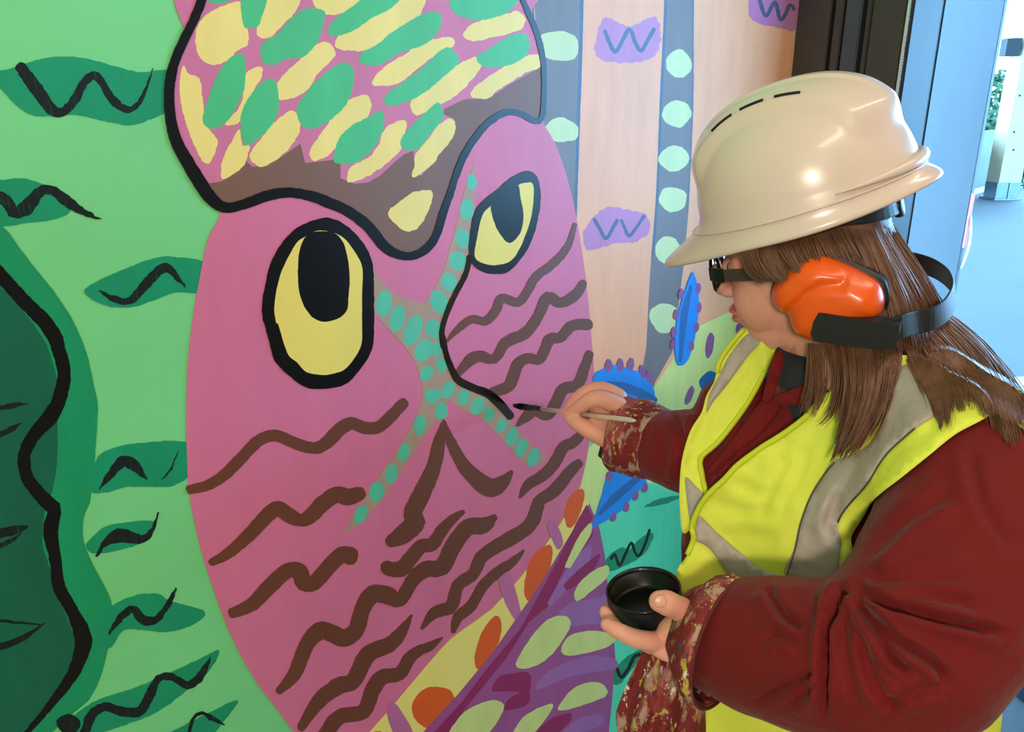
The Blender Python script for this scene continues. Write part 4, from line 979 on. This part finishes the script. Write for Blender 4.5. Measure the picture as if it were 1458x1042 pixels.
# loose lower lip of the near cuff hanging below the hand
d_ = crop(840, 760, 1100, 1355)
lip = d_([(395, 870), (480, 862), (560, 850), (640, 830), (760, 900), (860, 1100)]) + [(1004, 1000), (1000, 1075), (945, 1085), (890, 1062), (877, 1022), (884, 995), (898, 962)]
class ZB:      # curved hanging cloth: depth as a function of the pixel
    pass
def hang(name, poly, zf, thick, m, parent, g=6):
    q, fs = fill2(crm(poly, True, 5.0), g)
    top = [P(x, y, zf(x, y)) for x, y in q]; bot = [P(x, y, zf(x, y) + thick(x, y)) for x, y in q]
    return solid(name, top, bot, fs, m, parent)
def zlip(x, y):
    u = (x - 940) / 62.0
    return 0.872 + 0.030 * u * u - 0.0055 * math.cos((x - 938 + (y - 930) * .28) * .16) + .004 * noise.noise(Vector((x * .03, y * .03, 2)))
hang('cuff_flap', lip, zlip, lambda x, y: .004 + .05 * max(0, 1 - ((x - 940) / 62.0) ** 2), splat_m, coverall, 5)

# ---- hi-vis vest
vest = empty('_vest_anchor', (0, 0, 0)); bpy.data.objects.remove(vest)
far_panel = e_([(415, 22), (440, 30), (480, 62), (530, 92), (500, 160), (450, 260), (395, 345), (320, 440), (255, 500), (258, 560), (275, 640), (250, 690), (225, 750), (190, 780), (178, 700), (176, 600), (186, 500), (216, 400), (258, 330), (275, 270), (305, 215), (320, 150), (355, 95)])
near_edge = e_([(900, 120), (840, 190), (700, 290), (640, 352), (560, 412), (480, 462), (400, 520), (374, 545), (340, 582), (290, 628), (250, 682), (222, 752), (228, 800), (205, 860), (165, 925), (190, 1010)])
near_arm = e_([(500, 1060), (800, 1000), (826, 945), (830, 900), (822, 850), (812, 803), (822, 775), (856, 722), (900, 652), (1000, 572), (1100, 492), (1200, 412), (1335, 330), (1300, 250), (1200, 190), (1080, 130)])
vfolds = [(e_([(560, 520), (520, 600), (480, 690)]), 7, .004), (e_([(640, 480), (600, 600), (560, 680)]), 7, .003), (e_([(830, 540), (770, 640), (735, 740)]), 8, .006), (e_([(400, 600), (480, 640), (560, 640)]), 8, .003), (e_([(300, 660), (420, 700), (560, 700)]), 9, .003),
          (e_([(760, 660), (730, 760), (770, 820)]), 6, .006), (e_([(900, 560), (1000, 470), (1100, 400)]), 6, .003), (e_([(340, 800), (420, 780), (520, 800)]), 8, .003)]
vnear = drape('vest', near_edge + near_arm, vest_bvh, .010, .002, vest_m, person, g=9, tent=60, zref=.85, wav=.003, folds=vfolds, soft=5)
vest_o = vnear
vest_o['label'] = 'hi-vis yellow vest with grey reflective bands'
vbvh = None
def bvh_obj(o): return BVHTree.FromPolygons([v.co.copy() for v in o.data.vertices], [tuple(p.vertices) for p in o.data.polygons])
vfar = drape('front_panel', far_panel, base_bvh, .010, .002, vest_m, vest_o, g=8, tent=40, zref=.97, wav=.003, folds=[(e_([(290, 330), (250, 420), (215, 520)]), 7, .004), (e_([(470, 130), (400, 260), (330, 360)]), 6, .003)])
nb_, fb_ = bvh_obj(vnear), bvh_obj(vfar)
drape('reflective_band', e_([(1000, 160), (1075, 190), (1135, 318), (1050, 390), (960, 470), (920, 520), (870, 600), (790, 692), (762, 740), (774, 800), (770, 855), (742, 962), (570, 937), (600, 840), (622, 740), (660, 640), (708, 562), (745, 515), (850, 470), (900, 420), (950, 300)]), nb_, .0025, .0015, tape_m, vest_o, g=8, tent=0, zref=.85)
drape('reflective_band', e_([(250, 715), (320, 782), (400, 850), (470, 905), (570, 938), (690, 950), (800, 942), (830, 950), (800, 1010), (690, 1030), (560, 1030), (450, 980), (360, 935), (320, 880), (280, 830), (230, 800), (238, 745)]), nb_, .0032, .0015, tape_m, vest_o, g=8, tent=0, zref=.9)
drape('reflective_band', e_([(430, 40), (476, 68), (430, 122), (350, 232), (302, 290), (276, 332), (282, 280), (300, 235), (326, 188), (362, 118)]), fb_, .0025, .0015, tape_m, vest_o, g=7, tent=0, zref=.97)
drape('reflective_band', e_([(198, 572), (235, 605), (268, 642), (245, 695), (226, 748), (212, 720), (204, 660)]), fb_, .0025, .0015, tape_m, vest_o, g=7, tent=0, zref=.97)
def edge_tube(name, pts, bv, r, m, parent, off=.001, zref=.9):
    c = crm(pts, False, 6.0)[:, :2]; z, _ = hits(c, bv, zref)
    for _ in range(3): z = np.convolve(np.pad(z, 1, 'edge'), [.25, .5, .25], 'valid')
    tube(name, [P(x, y, zz - off) for (x, y), zz in zip(c, z)], r, m, parent, 8)
edge_tube('piping', near_edge[1:14], nb_, .0034, piping_m, vest_o)
stitch_m = mat('dark_stitching', (74, 68, 60), rough=0.8, vary=0)
edge_tube('stitching', e_([(1050, 390), (960, 470), (920, 520), (870, 600), (790, 692), (764, 740)]), nb_, .0007, stitch_m, vest_o, off=.0048)
edge_tube('stitching', e_([(575, 932), (605, 840), (627, 740), (665, 640), (713, 562), (750, 517)]), nb_, .0007, stitch_m, vest_o, off=.0048)
edge_tube('piping', e_([(530, 92), (500, 160), (450, 260), (395, 345), (320, 440), (256, 500), (260, 560), (276, 640)]), fb_, .0034, piping_m, vest_o, zref=.97)
edge_tube('piping', e_([(415, 22), (355, 95), (322, 150), (318, 185)]), fb_, .0034, piping_m, vest_o, zref=.97)
# lower front and back of the vest
drape('hem_panel', [(990, 960), (1060, 960), (1200, 980), (1330, 960), (1416, 930), (1414, 1075), (1300, 1110), (1150, 1120), (994, 1110), (992, 1040)], trunk_bvh, .012, .002, vest_m, vest_o, g=12, tent=30, zref=1.0, wav=.003)
bv_, bf_ = [], []
nz, na = 16, 26
for i in range(nz + 1):
    z = 0.74 + (1.245 - 0.74) * i / nz
    zz = [r[0] for r in TR]; cx = np.interp(z, zz, [r[1] for r in TR]); a = np.interp(z, zz, [r[2] for r in TR]) + .013; b = np.interp(z, zz, [r[3] for r in TR]) + .013
    lim = math.radians(100 if z < 0.98 else max(52, 100 - (z - .98) * 260))
    for k in range(na + 1):
        t = -lim + 2 * lim * k / na; c, s = math.cos(t), math.sin(t); e = 2 / 2.4
        bv_.append(Vector((TX + cx + a * math.copysign(abs(c) ** e, c), TY + b * math.copysign(abs(s) ** e, s), z)))
for i in range(nz):
    for k in range(na):
        q = i * (na + 1) + k; bf_.append((q, q + 1, q + na + 2, q + na + 1))
bk = mesh_obj('back_panel', bv_, bf_, vest_m, vest_o, True); sm = bk.modifiers.new('thickness', 'SOLIDIFY'); sm.thickness = .002
# shoulder yoke joining the back panel to the strap behind the hair
yoke = drape('shoulder_yoke', e_([(1335, 330), (1300, 250), (1200, 190), (1080, 130), (1180, 100), (1330, 190), (1475, 280), (1480, 400), (1420, 372)]), base_bvh, .008, .002, vest_m, vest_o, g=8, tent=20, zref=.82)

# ---- hard hat
HZ, HBT = .068, math.radians(6)
gf = hf_ * math.cos(HBT) - hu * math.sin(HBT); gu = hu * math.cos(HBT) + hf_ * math.sin(HBT); gl = hl
GO = HO + hu * HZ
def gp(x, y, z): return GO + gf * x + gl * y + gu * z
hat = empty('hard_hat', GO, 'white plastic hard hat with vent slots worn by the painter', 'hard hat')
def sst(a, b, x):
    t = min(max((x - a) / (b - a), 0), 1); return t * t * (3 - 2 * t)
HH = .125
def fa(c): return .1215 - .0085 * math.sin(max(-1, min(1, c)) * math.pi / 2)
def dome(phi, t, inset=0.0):
    """t 0 at the rim, 1 at the crown; returns local coordinates"""
    n = 2.35; ang = t * math.pi / 2
    rr = max(math.cos(ang), 0) ** (2 / n); zz = max(math.sin(ang), 0) ** (2 / n)
    x, y, z = (fa(math.cos(phi)) - inset) * rr * math.cos(phi), (.106 - inset) * rr * math.sin(phi), (HH - inset) * zz
    front = sst(.100, .085, abs(x - .0)) if x > 0 else sst(.125, .07, abs(x))
    crest = sst(.062, .051, abs(y) - .10 * max(0, .02 - x) ** 1.2) * sst(.052, .078, z)
    k = .0105 * crest
    x += k * 1.0 * (x / .128) ; z += k
    # flat step on the front of the crest
    ridge2 = sst(.018, .012, abs(y)) * sst(.08, .11, z) * .003
    z += ridge2
    return x, y, z
NP, NT = 200, 64
hv, hfc = [], []
rimprof = []
def brim(c): return max(0, c) ** 3 * .060 + max(0, -c) ** 8 * .010
def rim_low(phi):
    c = math.cos(phi)
    return -.014 * max(0, c) ** 2.5 - .006 + .006 * max(0, -c) ** 2
rows = []
def addrow(fn):
    rows.append(len(hv))
    for k in range(NP): hv.append(gp(*fn(2 * math.pi * k / NP)))
def flare(o, dz, brimk):
    def fn(p):
        c, s = math.cos(p), math.sin(p)
        x, y = (fa(c) + o) * c, (.106 + o) * s
        x += brim(c) * brimk * c; y *= 1 + .06 * brimk * max(0, c) ** 2
        return x, y, dz + rim_low(p) * brimk
    return fn
addrow(flare(-.004, -.004, .9)); addrow(flare(.0035, -.010, 1.0)); addrow(flare(.0058, -.0105, 1.0)); addrow(flare(.0068, -.008, 1.0)); addrow(flare(.0055, -.004, .97)); addrow(flare(.0030, .0005, .75)); addrow(flare(.0015, .005, .35))
addrow(flare(.0012, .012, .06))
for i in range(1, NT + 1):
    t = .06 + (1 - .06) * (i / NT) ** 1.0
    if i == NT: break
    addrow(lambda p, t=t: dome(p, t))
for a, b in zip(rows[:-1], rows[1:]):
    for k in range(NP):
        k2 = (k + 1) % NP; hfc.append((a + k, a + k2, b + k2, b + k))
top_i = len(hv); hv.append(gp(*dome(0, 1.0)))
for k in range(NP): hfc.append((rows[-1] + k, rows[-1] + (k + 1) % NP, top_i))
shell = mesh_obj('shell', hv, hfc, shell_m, hat, True)
sm = shell.modifiers.new('thickness', 'SOLIDIFY'); sm.thickness = .0025; sm.offset = -1
sh_bvh = bvh_obj(shell)
for sgn in (1, -1):
    for xv in (.044, .008, -.030):
        pts = []
        for dx in np.linspace(-.013, .013, 7):
            x = xv + dx; y = sgn * .0500
            hh_ = sh_bvh.ray_cast(gp(x, y, .3), -gu)
            if hh_[0] is not None: pts.append(hh_[0] + hh_[1] * .0004)
        tube('vent_slot', pts, .0018, slot_m, hat, 8)
tube('rim_bead', [gp(*flare(.0022, .0085, .2)(p)) for p in np.linspace(0, 2 * math.pi, 160)], .0013, shell_m, hat, 8)
# rear gutter lip
gut = []
for p in np.linspace(math.radians(118), math.radians(242), 40):
    gut.append(gp(.1322 * math.cos(p) , .1100 * math.sin(p), .016))
tube('rear_gutter', gut, [.0006 + .0062 * math.sin(math.pi * i / 39) for i in range(40)], shell_m, hat, 10)
# suspension band and ratchet at the nape
nape = [gp(.096 * math.cos(p) - .004, .087 * math.sin(p), .010 - .034 * max(0, -math.cos(p))) for p in np.linspace(math.radians(95), math.radians(265), 30)]
def strap(name, pts, up, h, th, m, parent):
    v, f = [], []
    n = len(pts)
    for i, p in enumerate(pts):
        t = (pts[min(i + 1, n - 1)] - pts[max(i - 1, 0)]).normalized(); u = up[i] if isinstance(up, list) else up
        u = (u - t * u.dot(t)).normalized(); o = t.cross(u)
        for a, b in ((-1, -1), (1, -1), (1, 1), (-1, 1)): v.append(p + u * h * a + o * th * b)
    for i in range(n - 1):
        for k in range(4):
            k2 = (k + 1) % 4; f.append((i * 4 + k, i * 4 + k2, i * 4 + 4 + k2, i * 4 + 4 + k))
    f.append((3, 2, 1, 0)); f.append(tuple((n - 1) * 4 + k for k in range(4)))
    o = mesh_obj(name, v, f, m, parent, False)
    bv = o.modifiers.new('bevel', 'BEVEL'); bv.width = .0012; bv.segments = 2
    return o
strap('suspension_band', nape, gu, .013, .0012, black_m, hat)
rk = gp(-.094, 0, -.030)
lathe('ratchet_knob', rk, [(0, 0), (.012, 0), (.013, .002), (.013, .007), (.011, .009), (0, .009)], black_m, hat, 24, -gf)

# ---- ear defenders
muff = empty('ear_defenders', hp(-.02, .1, -.02), 'orange ear defenders with black neckband over the painter\'s ear', 'ear defenders')
MO = hp(-.025, .104, -.02)
cup_poly = b_([(303, 305), (322, 240), (370, 192), (420, 152), (480, 138), (540, 146), (650, 192), (755, 252), (785, 300), (791, 350), (770, 398), (700, 430), (620, 500), (590, 524), (520, 516), (430, 485), (392, 445), (375, 400), (340, 375), (312, 345)])
def gdist(x, y, line):
    d = 1e9
    for i in range(len(line) - 1):
        ax, ay = line[i]; bx, by = line[i + 1]; L = (bx - ax) ** 2 + (by - ay) ** 2
        t = min(max(((x - ax) * (bx - ax) + (y - ay) * (by - ay)) / L, 0), 1)
        d = min(d, math.hypot(x - ax - t * (bx - ax), y - ay - t * (by - ay)))
    return d
gl1 = b_([(365, 395), (420, 330), (480, 270), (540, 240), (620, 240)]); gl2 = b_([(630, 205), (640, 240), (700, 270), (775, 302)])
def hcup(x, y, d):
    h = .020 * (1 - math.exp(-d / 9.0)) + .006 * (1 - math.exp(-d / 28.0))
    h -= .0045 * math.exp(-(gdist(x, y, gl1) / 7) ** 2) + .0010 * math.exp(-(gdist(x, y, gl2) / 2.2) ** 2)
    return h
pad('cup_shell', cup_poly, MO, hl, hcup, .010, orange_m, muff, g=3.5, step=3)
cc = np.array(cup_poly).mean(0)
cush = [((x - cc[0]) * 1.05 + cc[0] + 3, (y - cc[1]) * 1.05 + cc[1] - 4) for x, y in cup_poly]
pad('cushion', cush, MO - hl * .010, hl, lambda x, y, d: .001 * (1 - math.exp(-d / 4)), .018, black_m, muff, g=7)
arm = b_([(512, 377), (540, 380), (640, 398), (790, 420), (866, 430), (860, 470), (838, 530), (780, 534), (640, 522), (490, 500), (478, 465), (492, 410)])
plate = pad('band_arm', arm, MO + hl * .021, hl, lambda x, y, d: .006, .012, black_m, muff, g=200, spline=False)
plate.data.polygons.foreach_set('use_smooth', [False] * len(plate.data.polygons))
# other ear cup
oc = hp(-.025, -.098, -.02)
surf('cup_shell', elli(oc - hl * .012, hf_ * .045, hl * .024, hu * .052), orange_m, muff)
surf('cushion', elli(oc + hl * .008, hf_ * .047, hl * .014, hu * .054), black_m, muff)
# neckband around the nape
def on_plane(px, py, o, n):
    r = ray(px, py); return CAM + r * ((o - CAM).dot(n) / r.dot(n))
p0 = on_plane(*b_([(800, 480)])[0], MO + hl * .024, hl)
bpts = [p0, P(*b_([(870, 445)])[0], (p0 - CAM).dot(FV) + .004)]
for (x, y), z in zip(b_([(940, 425), (1010, 408), (1065, 370), (1093, 322), (1096, 280), (1070, 232), (1010, 190), (935, 165), (860, 150)]), (.812, .818, .832, .856, .885, .915, .945, .97, .99)):
    bpts.append(P(x, y, z))
c_ = crm([tuple(p * 1000) for p in bpts], False, 6.0) / 1000
bp_ = [Vector(q) for q in c_]
strap('neckband', bp_, hu, .0125, .0014, black_m, muff)

# ---- spectacles
gls = empty('spectacles', hp(.1, 0, .01), 'black framed spectacles with patterned arms worn by the painter', 'spectacles')
temple_m = mat('patterned_spectacle_arm', (70, 48, 44), rough=0.3, vary=0.6, vscale=(500, 500, 500))
frame_m = mat('black_spectacle_frame', (10, 10, 12), rough=0.22, vary=0)
for s in (1, -1):
    rim = []
    for k in range(33):
        t = 2 * math.pi * k / 32; c, q = math.cos(t), math.sin(t); e = 2 / 3.0
        y = s * (.034 + .026 * math.copysign(abs(c) ** e, c)); z = .008 + .019 * math.copysign(abs(q) ** e, q)
        rim.append(hp(.1065 - .010 * (abs(y) / .06) ** 2, y, z))
    tube('rim', rim, .0022, frame_m, gls, 8)
    v = [hp(.1062 - .004, s * .034, .008)] + rim[:-1]
    mesh_obj('lens', v, [(0, i, i % 32 + 1) for i in range(1, 33)], lens_m, gls, True)
    strap('hinge_block', [hp(.099, s * .0605, .014), hp(.090, s * .0665, .013), hp(.080, s * .0685, .012)], hu, .0085, .0018, frame_m, gls)
    strap('temple_arm', [hp(.080, s * .0688, .012), hp(.05, s * .0725, .011), hp(.01, s * .0775, .008), hp(-.015, s * .079, .002)], hu, .0075, .0013, temple_m, gls)
tube('bridge', [hp(.1055, .010, .012), hp(.110, .0, .0155), hp(.1055, -.010, .012)], .002, frame_m, gls, 8)

# ---- hair
# hair mass under the strands
mass = [elli(hp(-.008, 0, .035), hf_ * .085, hl * .0755, hu * .080), limb([(hp(-.036, .0, .02), .050), (hp(-.05, 0, -.05), .046), (P(1300, 470, .925), .040), (P(1350, 515, .905), .026), (P(1400, 560, .87), .014)], 18),
        limb([(hp(-.03, .02, -.02), .050), (P(1235, 500, .882), .028), (P(1232, 560, .85), .014)], 14)]
mass_me = fuse(mass, .004, 10)
surfs = [base_bvh, nb_, bvh_obj(yoke), bvh_of(mass_me)]
def lift(p, off):
    """keep hair outside the clothes"""
    d = p - CAM; L = d.length; best = L
    for bv in surfs:
        h = bv.ray_cast(CAM, d.normalized())
        if h[0] is not None: best = min(best, h[3] - off)
    return CAM + d.normalized() * best
def guide(pts): return [tuple(q) for q in pts]
def bundle(gs, n, jit, r, seed, taper=True, stray=0.1, off=.006, always=False):
    """strands interpolated across an ordered list of guides (each a list of (px,py,z))"""
    rs_ = random.Random(seed); V, Fc = [], []
    G = [crm([(x, y, z * 500) for x, y, z in g], False, 1e9) for g in gs]
    m = 14
    def rs(g):
        c = crm([(x, y, z * 500) for x, y, z in g], False, 6.0); i = np.linspace(0, len(c) - 1, m)
        return np.stack([np.interp(i, range(len(c)), c[:, k]) for k in range(3)], 1)
    G = np.array([rs(g) for g in gs])
    ncl = max(8, n // 22); cl = [(rs_.random() * (len(gs) - 1), rs_.uniform(.72, 1.03), rs_.gauss(0, jit), rs_.gauss(0, jit), rs_.uniform(-.008, .004)) for _ in range(ncl)]
    for s in range(n):
        uc, ac, kx, ky, kz = rs_.choice(cl); w = np.linspace(0, 1, m)
        sp = rs_.gauss(0, .16); big = 1.0
        if rs_.random() < stray: sp *= 2.5; big = 2.2
        u = np.clip(uc + sp * (1.15 - .75 * w), 0, len(gs) - 1 - 1e-6); ii = u.astype(int); t = (u - ii)[:, None]
        a = ac * rs_.uniform(.86, 1.04); wi = w * a * (m - 1); j = np.minimum(wi.astype(int), m - 2); tt = (wi - j)[:, None]
        def ev(k): return G[k, j] * (1 - tt) + G[k, j + 1] * tt
        cc = ev(ii) * (1 - t) + ev(np.minimum(ii + 1, len(gs) - 1)) * t
        ph = rs_.random() * 6.3
        cc[:, 0] += big * (kx + rs_.gauss(0, jit * .35)) * (.3 + w) + 1.0 * np.sin(w * 5 + ph) * w
        cc[:, 1] += big * (ky * .5 + rs_.gauss(0, jit * .3)) * (.3 + w)
        dz = kz + rs_.uniform(-.003, .003)
        pts = []
        for q, ww in zip(cc, w):
            p = P(q[0], q[1], q[2] / 500 + dz * (.4 + ww)); pts.append(lift(p, off + rs_.random() * .002) if (ww > .3 or always) else p)
        rr = [r * (1 - .75 * max(0, ww - .6) / .4) * rs_.uniform(.8, 1.2) for ww in w]
        v, f = tube(None, pts, rr, None, seg=4, cap=False); n0 = len(V)
        V += v; Fc += [tuple(k + n0 for k in q) for q in f]
    return V, Fc
HG = []
SR = .00062
# side hair under the helmet, swept back to the ear cup
HG.append(bundle([[(1052, 352, .868), (1058, 368, .862), (1066, 388, .858), (1082, 402, .852)], [(1075, 345, .856), (1082, 365, .846), (1096, 388, .842), (1114, 404, .84)], [(1110, 338, .846), (1116, 355, .838), (1126, 376, .834), (1140, 398, .834)],
                  [(1150, 325, .840), (1160, 345, .832), (1172, 370, .828), (1188, 396, .83)], [(1190, 318, .840), (1206, 345, .832), (1224, 376, .828), (1240, 410, .83)], [(1225, 312, .846), (1245, 350, .838), (1262, 395, .834), (1272, 450, .838)]], 1300, 2.2, SR, 3, stray=.05, off=.001, always=True))
# back hair falling behind the muff
HG.append(bundle([[(1205, 315, .842), (1232, 375, .828), (1252, 440, .825), (1262, 510, .83)], [(1235, 312, .848), (1262, 375, .834), (1288, 440, .832), (1300, 510, .842)], [(1250, 312, .862), (1282, 368, .854), (1315, 430, .856), (1338, 500, .860)], [(1264, 312, .89), (1298, 368, .884), (1332, 430, .884), (1370, 495, .88)]], 1700, 2.2, SR, 4, off=.001, always=True))
# front lock over the chest
HG.append(bundle([[(1196, 480, .852), (1204, 530, .84), (1202, 580, .826), (1186, 640, .81)], [(1212, 480, .846), (1220, 540, .83), (1210, 600, .81), (1188, 652, .80)], [(1235, 478, .842), (1240, 540, .824), (1226, 600, .805), (1196, 654, .795)], [(1258, 474, .842), (1262, 530, .822), (1246, 590, .80), (1214, 642, .79)], [(1284, 470, .848), (1282, 520, .83), (1264, 570, .81), (1236, 612, .80)]], 1500, 2.4, SR, 5, off=.004))
HG.append(bundle([[(1154, 490, .866), (1156, 520, .86), (1156, 550, .85), (1150, 590, .84)], [(1172, 490, .858), (1178, 530, .85), (1174, 570, .84), (1152, 606, .83)], [(1196, 490, .852), (1200, 540, .84), (1186, 590, .83), (1160, 612, .82)]], 170, 3.5, SR, 15, off=.004))
# back lock over the shoulder
HG.append(bundle([[(1282, 470, .850), (1300, 520, .828), (1324, 570, .806), (1334, 616, .795)], [(1296, 465, .852), (1324, 515, .834), (1352, 560, .812), (1352, 588, .80)], [(1315, 460, .862), (1355, 505, .846), (1392, 556, .828), (1404, 588, .812)], [(1330, 455, .872), (1372, 500, .856), (1412, 560, .836), (1436, 634, .81)], [(1345, 450, .89), (1388, 490, .872), (1428, 550, .846), (1448, 620, .82)], [(1352, 448, .90), (1394, 484, .888), (1432, 530, .87), (1474, 590, .85)]], 2000, 2.6, SR, 6, off=.004))
hv_, hf2 = join_raw(HG)
hair = mesh_obj('hair', hv_, hf2, hair_m, person, True); tag(hair, 'long straight brown hair', kind='stuff')
finish('hair_mass', mass_me, hair_m, hair)

# ---- brush and paint pot
tipw = on_wall(731, 577, -LAY[0] - .001)
pz = (tipw - CAM).dot(FV)
bend = P(905, 599, 1.052)
bd = (bend - tipw); BL = bd.length; bd.normalize()
brush = empty('paint_brush', tipw, 'thin steel handled paint brush with black bristles in the painter\'s right hand', 'paint brush')
met_m = mat('brushed_steel_handle', (222, 212, 192), rough=0.3, metal=0.3, vary=0.05)
tube('handle', [tipw + bd * (BL * k) for k in (.27, .5, .75, .96, .985, 1.0)], [.0034, .0034, .0036, .0036, .0026, .0012], met_m, brush, 14)
tube('ferrule', [tipw + bd * (BL * k) for k in (.17, .2, .25, .275)], [.0052, .0050, .0043, .0037], mat('black_painted_ferrule', (30, 22, 22), rough=0.3, vary=0.2), brush, 14)
bv2, bf2 = [], []
rb = random.Random(5)
for i in range(140):
    a, q = rb.random() * 6.283, math.sqrt(rb.random()) * .0050
    e1_ = bd.orthogonal().normalized(); e2_ = bd.cross(e1_); o_ = e1_ * math.cos(a) + e2_ * math.sin(a)
    v, f = tube(None, [tipw + bd * (BL * .18) + o_ * q, tipw + bd * (BL * .08) + o_ * q * 1.15, tipw + bd * rb.uniform(.0005, .006) + o_ * q * .55], [.0005, .0005, .0003], None, seg=4)
    n0 = len(bv2); bv2 += v; bf2 += [tuple(k + n0 for k in ff) for ff in f]
tag(mesh_obj('bristles', bv2, bf2, wet, brush), kind='stuff')
cax = (ZUP - RV * .17 + FH * -.03).normalized()
CR = .0415
rimc = P(916, 839, .872); cbase = rimc - cax * .034
pot = empty('paint_pot', cbase, 'small dark round pot of black paint resting on the painter\'s left palm', 'paint pot')
pot_m = mat('dark_navy_plastic_pot', (12, 18, 30), rough=0.35, vary=0.05); inkm = mat('black_paint_surface', (7, 6, 6), rough=0.3, spec=0.3, vary=0)
lathe('pot_wall', cbase, [(0, 0), (CR * .90, 0), (CR * .97, .003), (CR, .009), (CR, .033), (CR * .985, .035), (CR * .955, .0345), (CR * .945, .031), (CR * .935, .030), (CR * .945, .027), (CR * .935, .026), (CR * .945, .023), (CR * .93, .006), (0, .005)], pot_m, pot, 64, cax)
lathe('paint', cbase, [(0, .0095), (CR * .5, .0094), (CR * .80, .0098), (CR * .92, .0115), (CR * .925, .030), (CR * .93, .030), (CR * .93, .007), (0, .0068)], inkm, pot, 48, cax)
lathe('rim_smear', cbase, [(CR * .94, .0335), (CR * .965, .0352), (CR * 1.0, .0350), (CR * 1.004, .0325), (CR * .99, .0340)], wet, pot, 64, cax)
for o in bpy.data.objects:
    if '_w' in o: del o['_w']
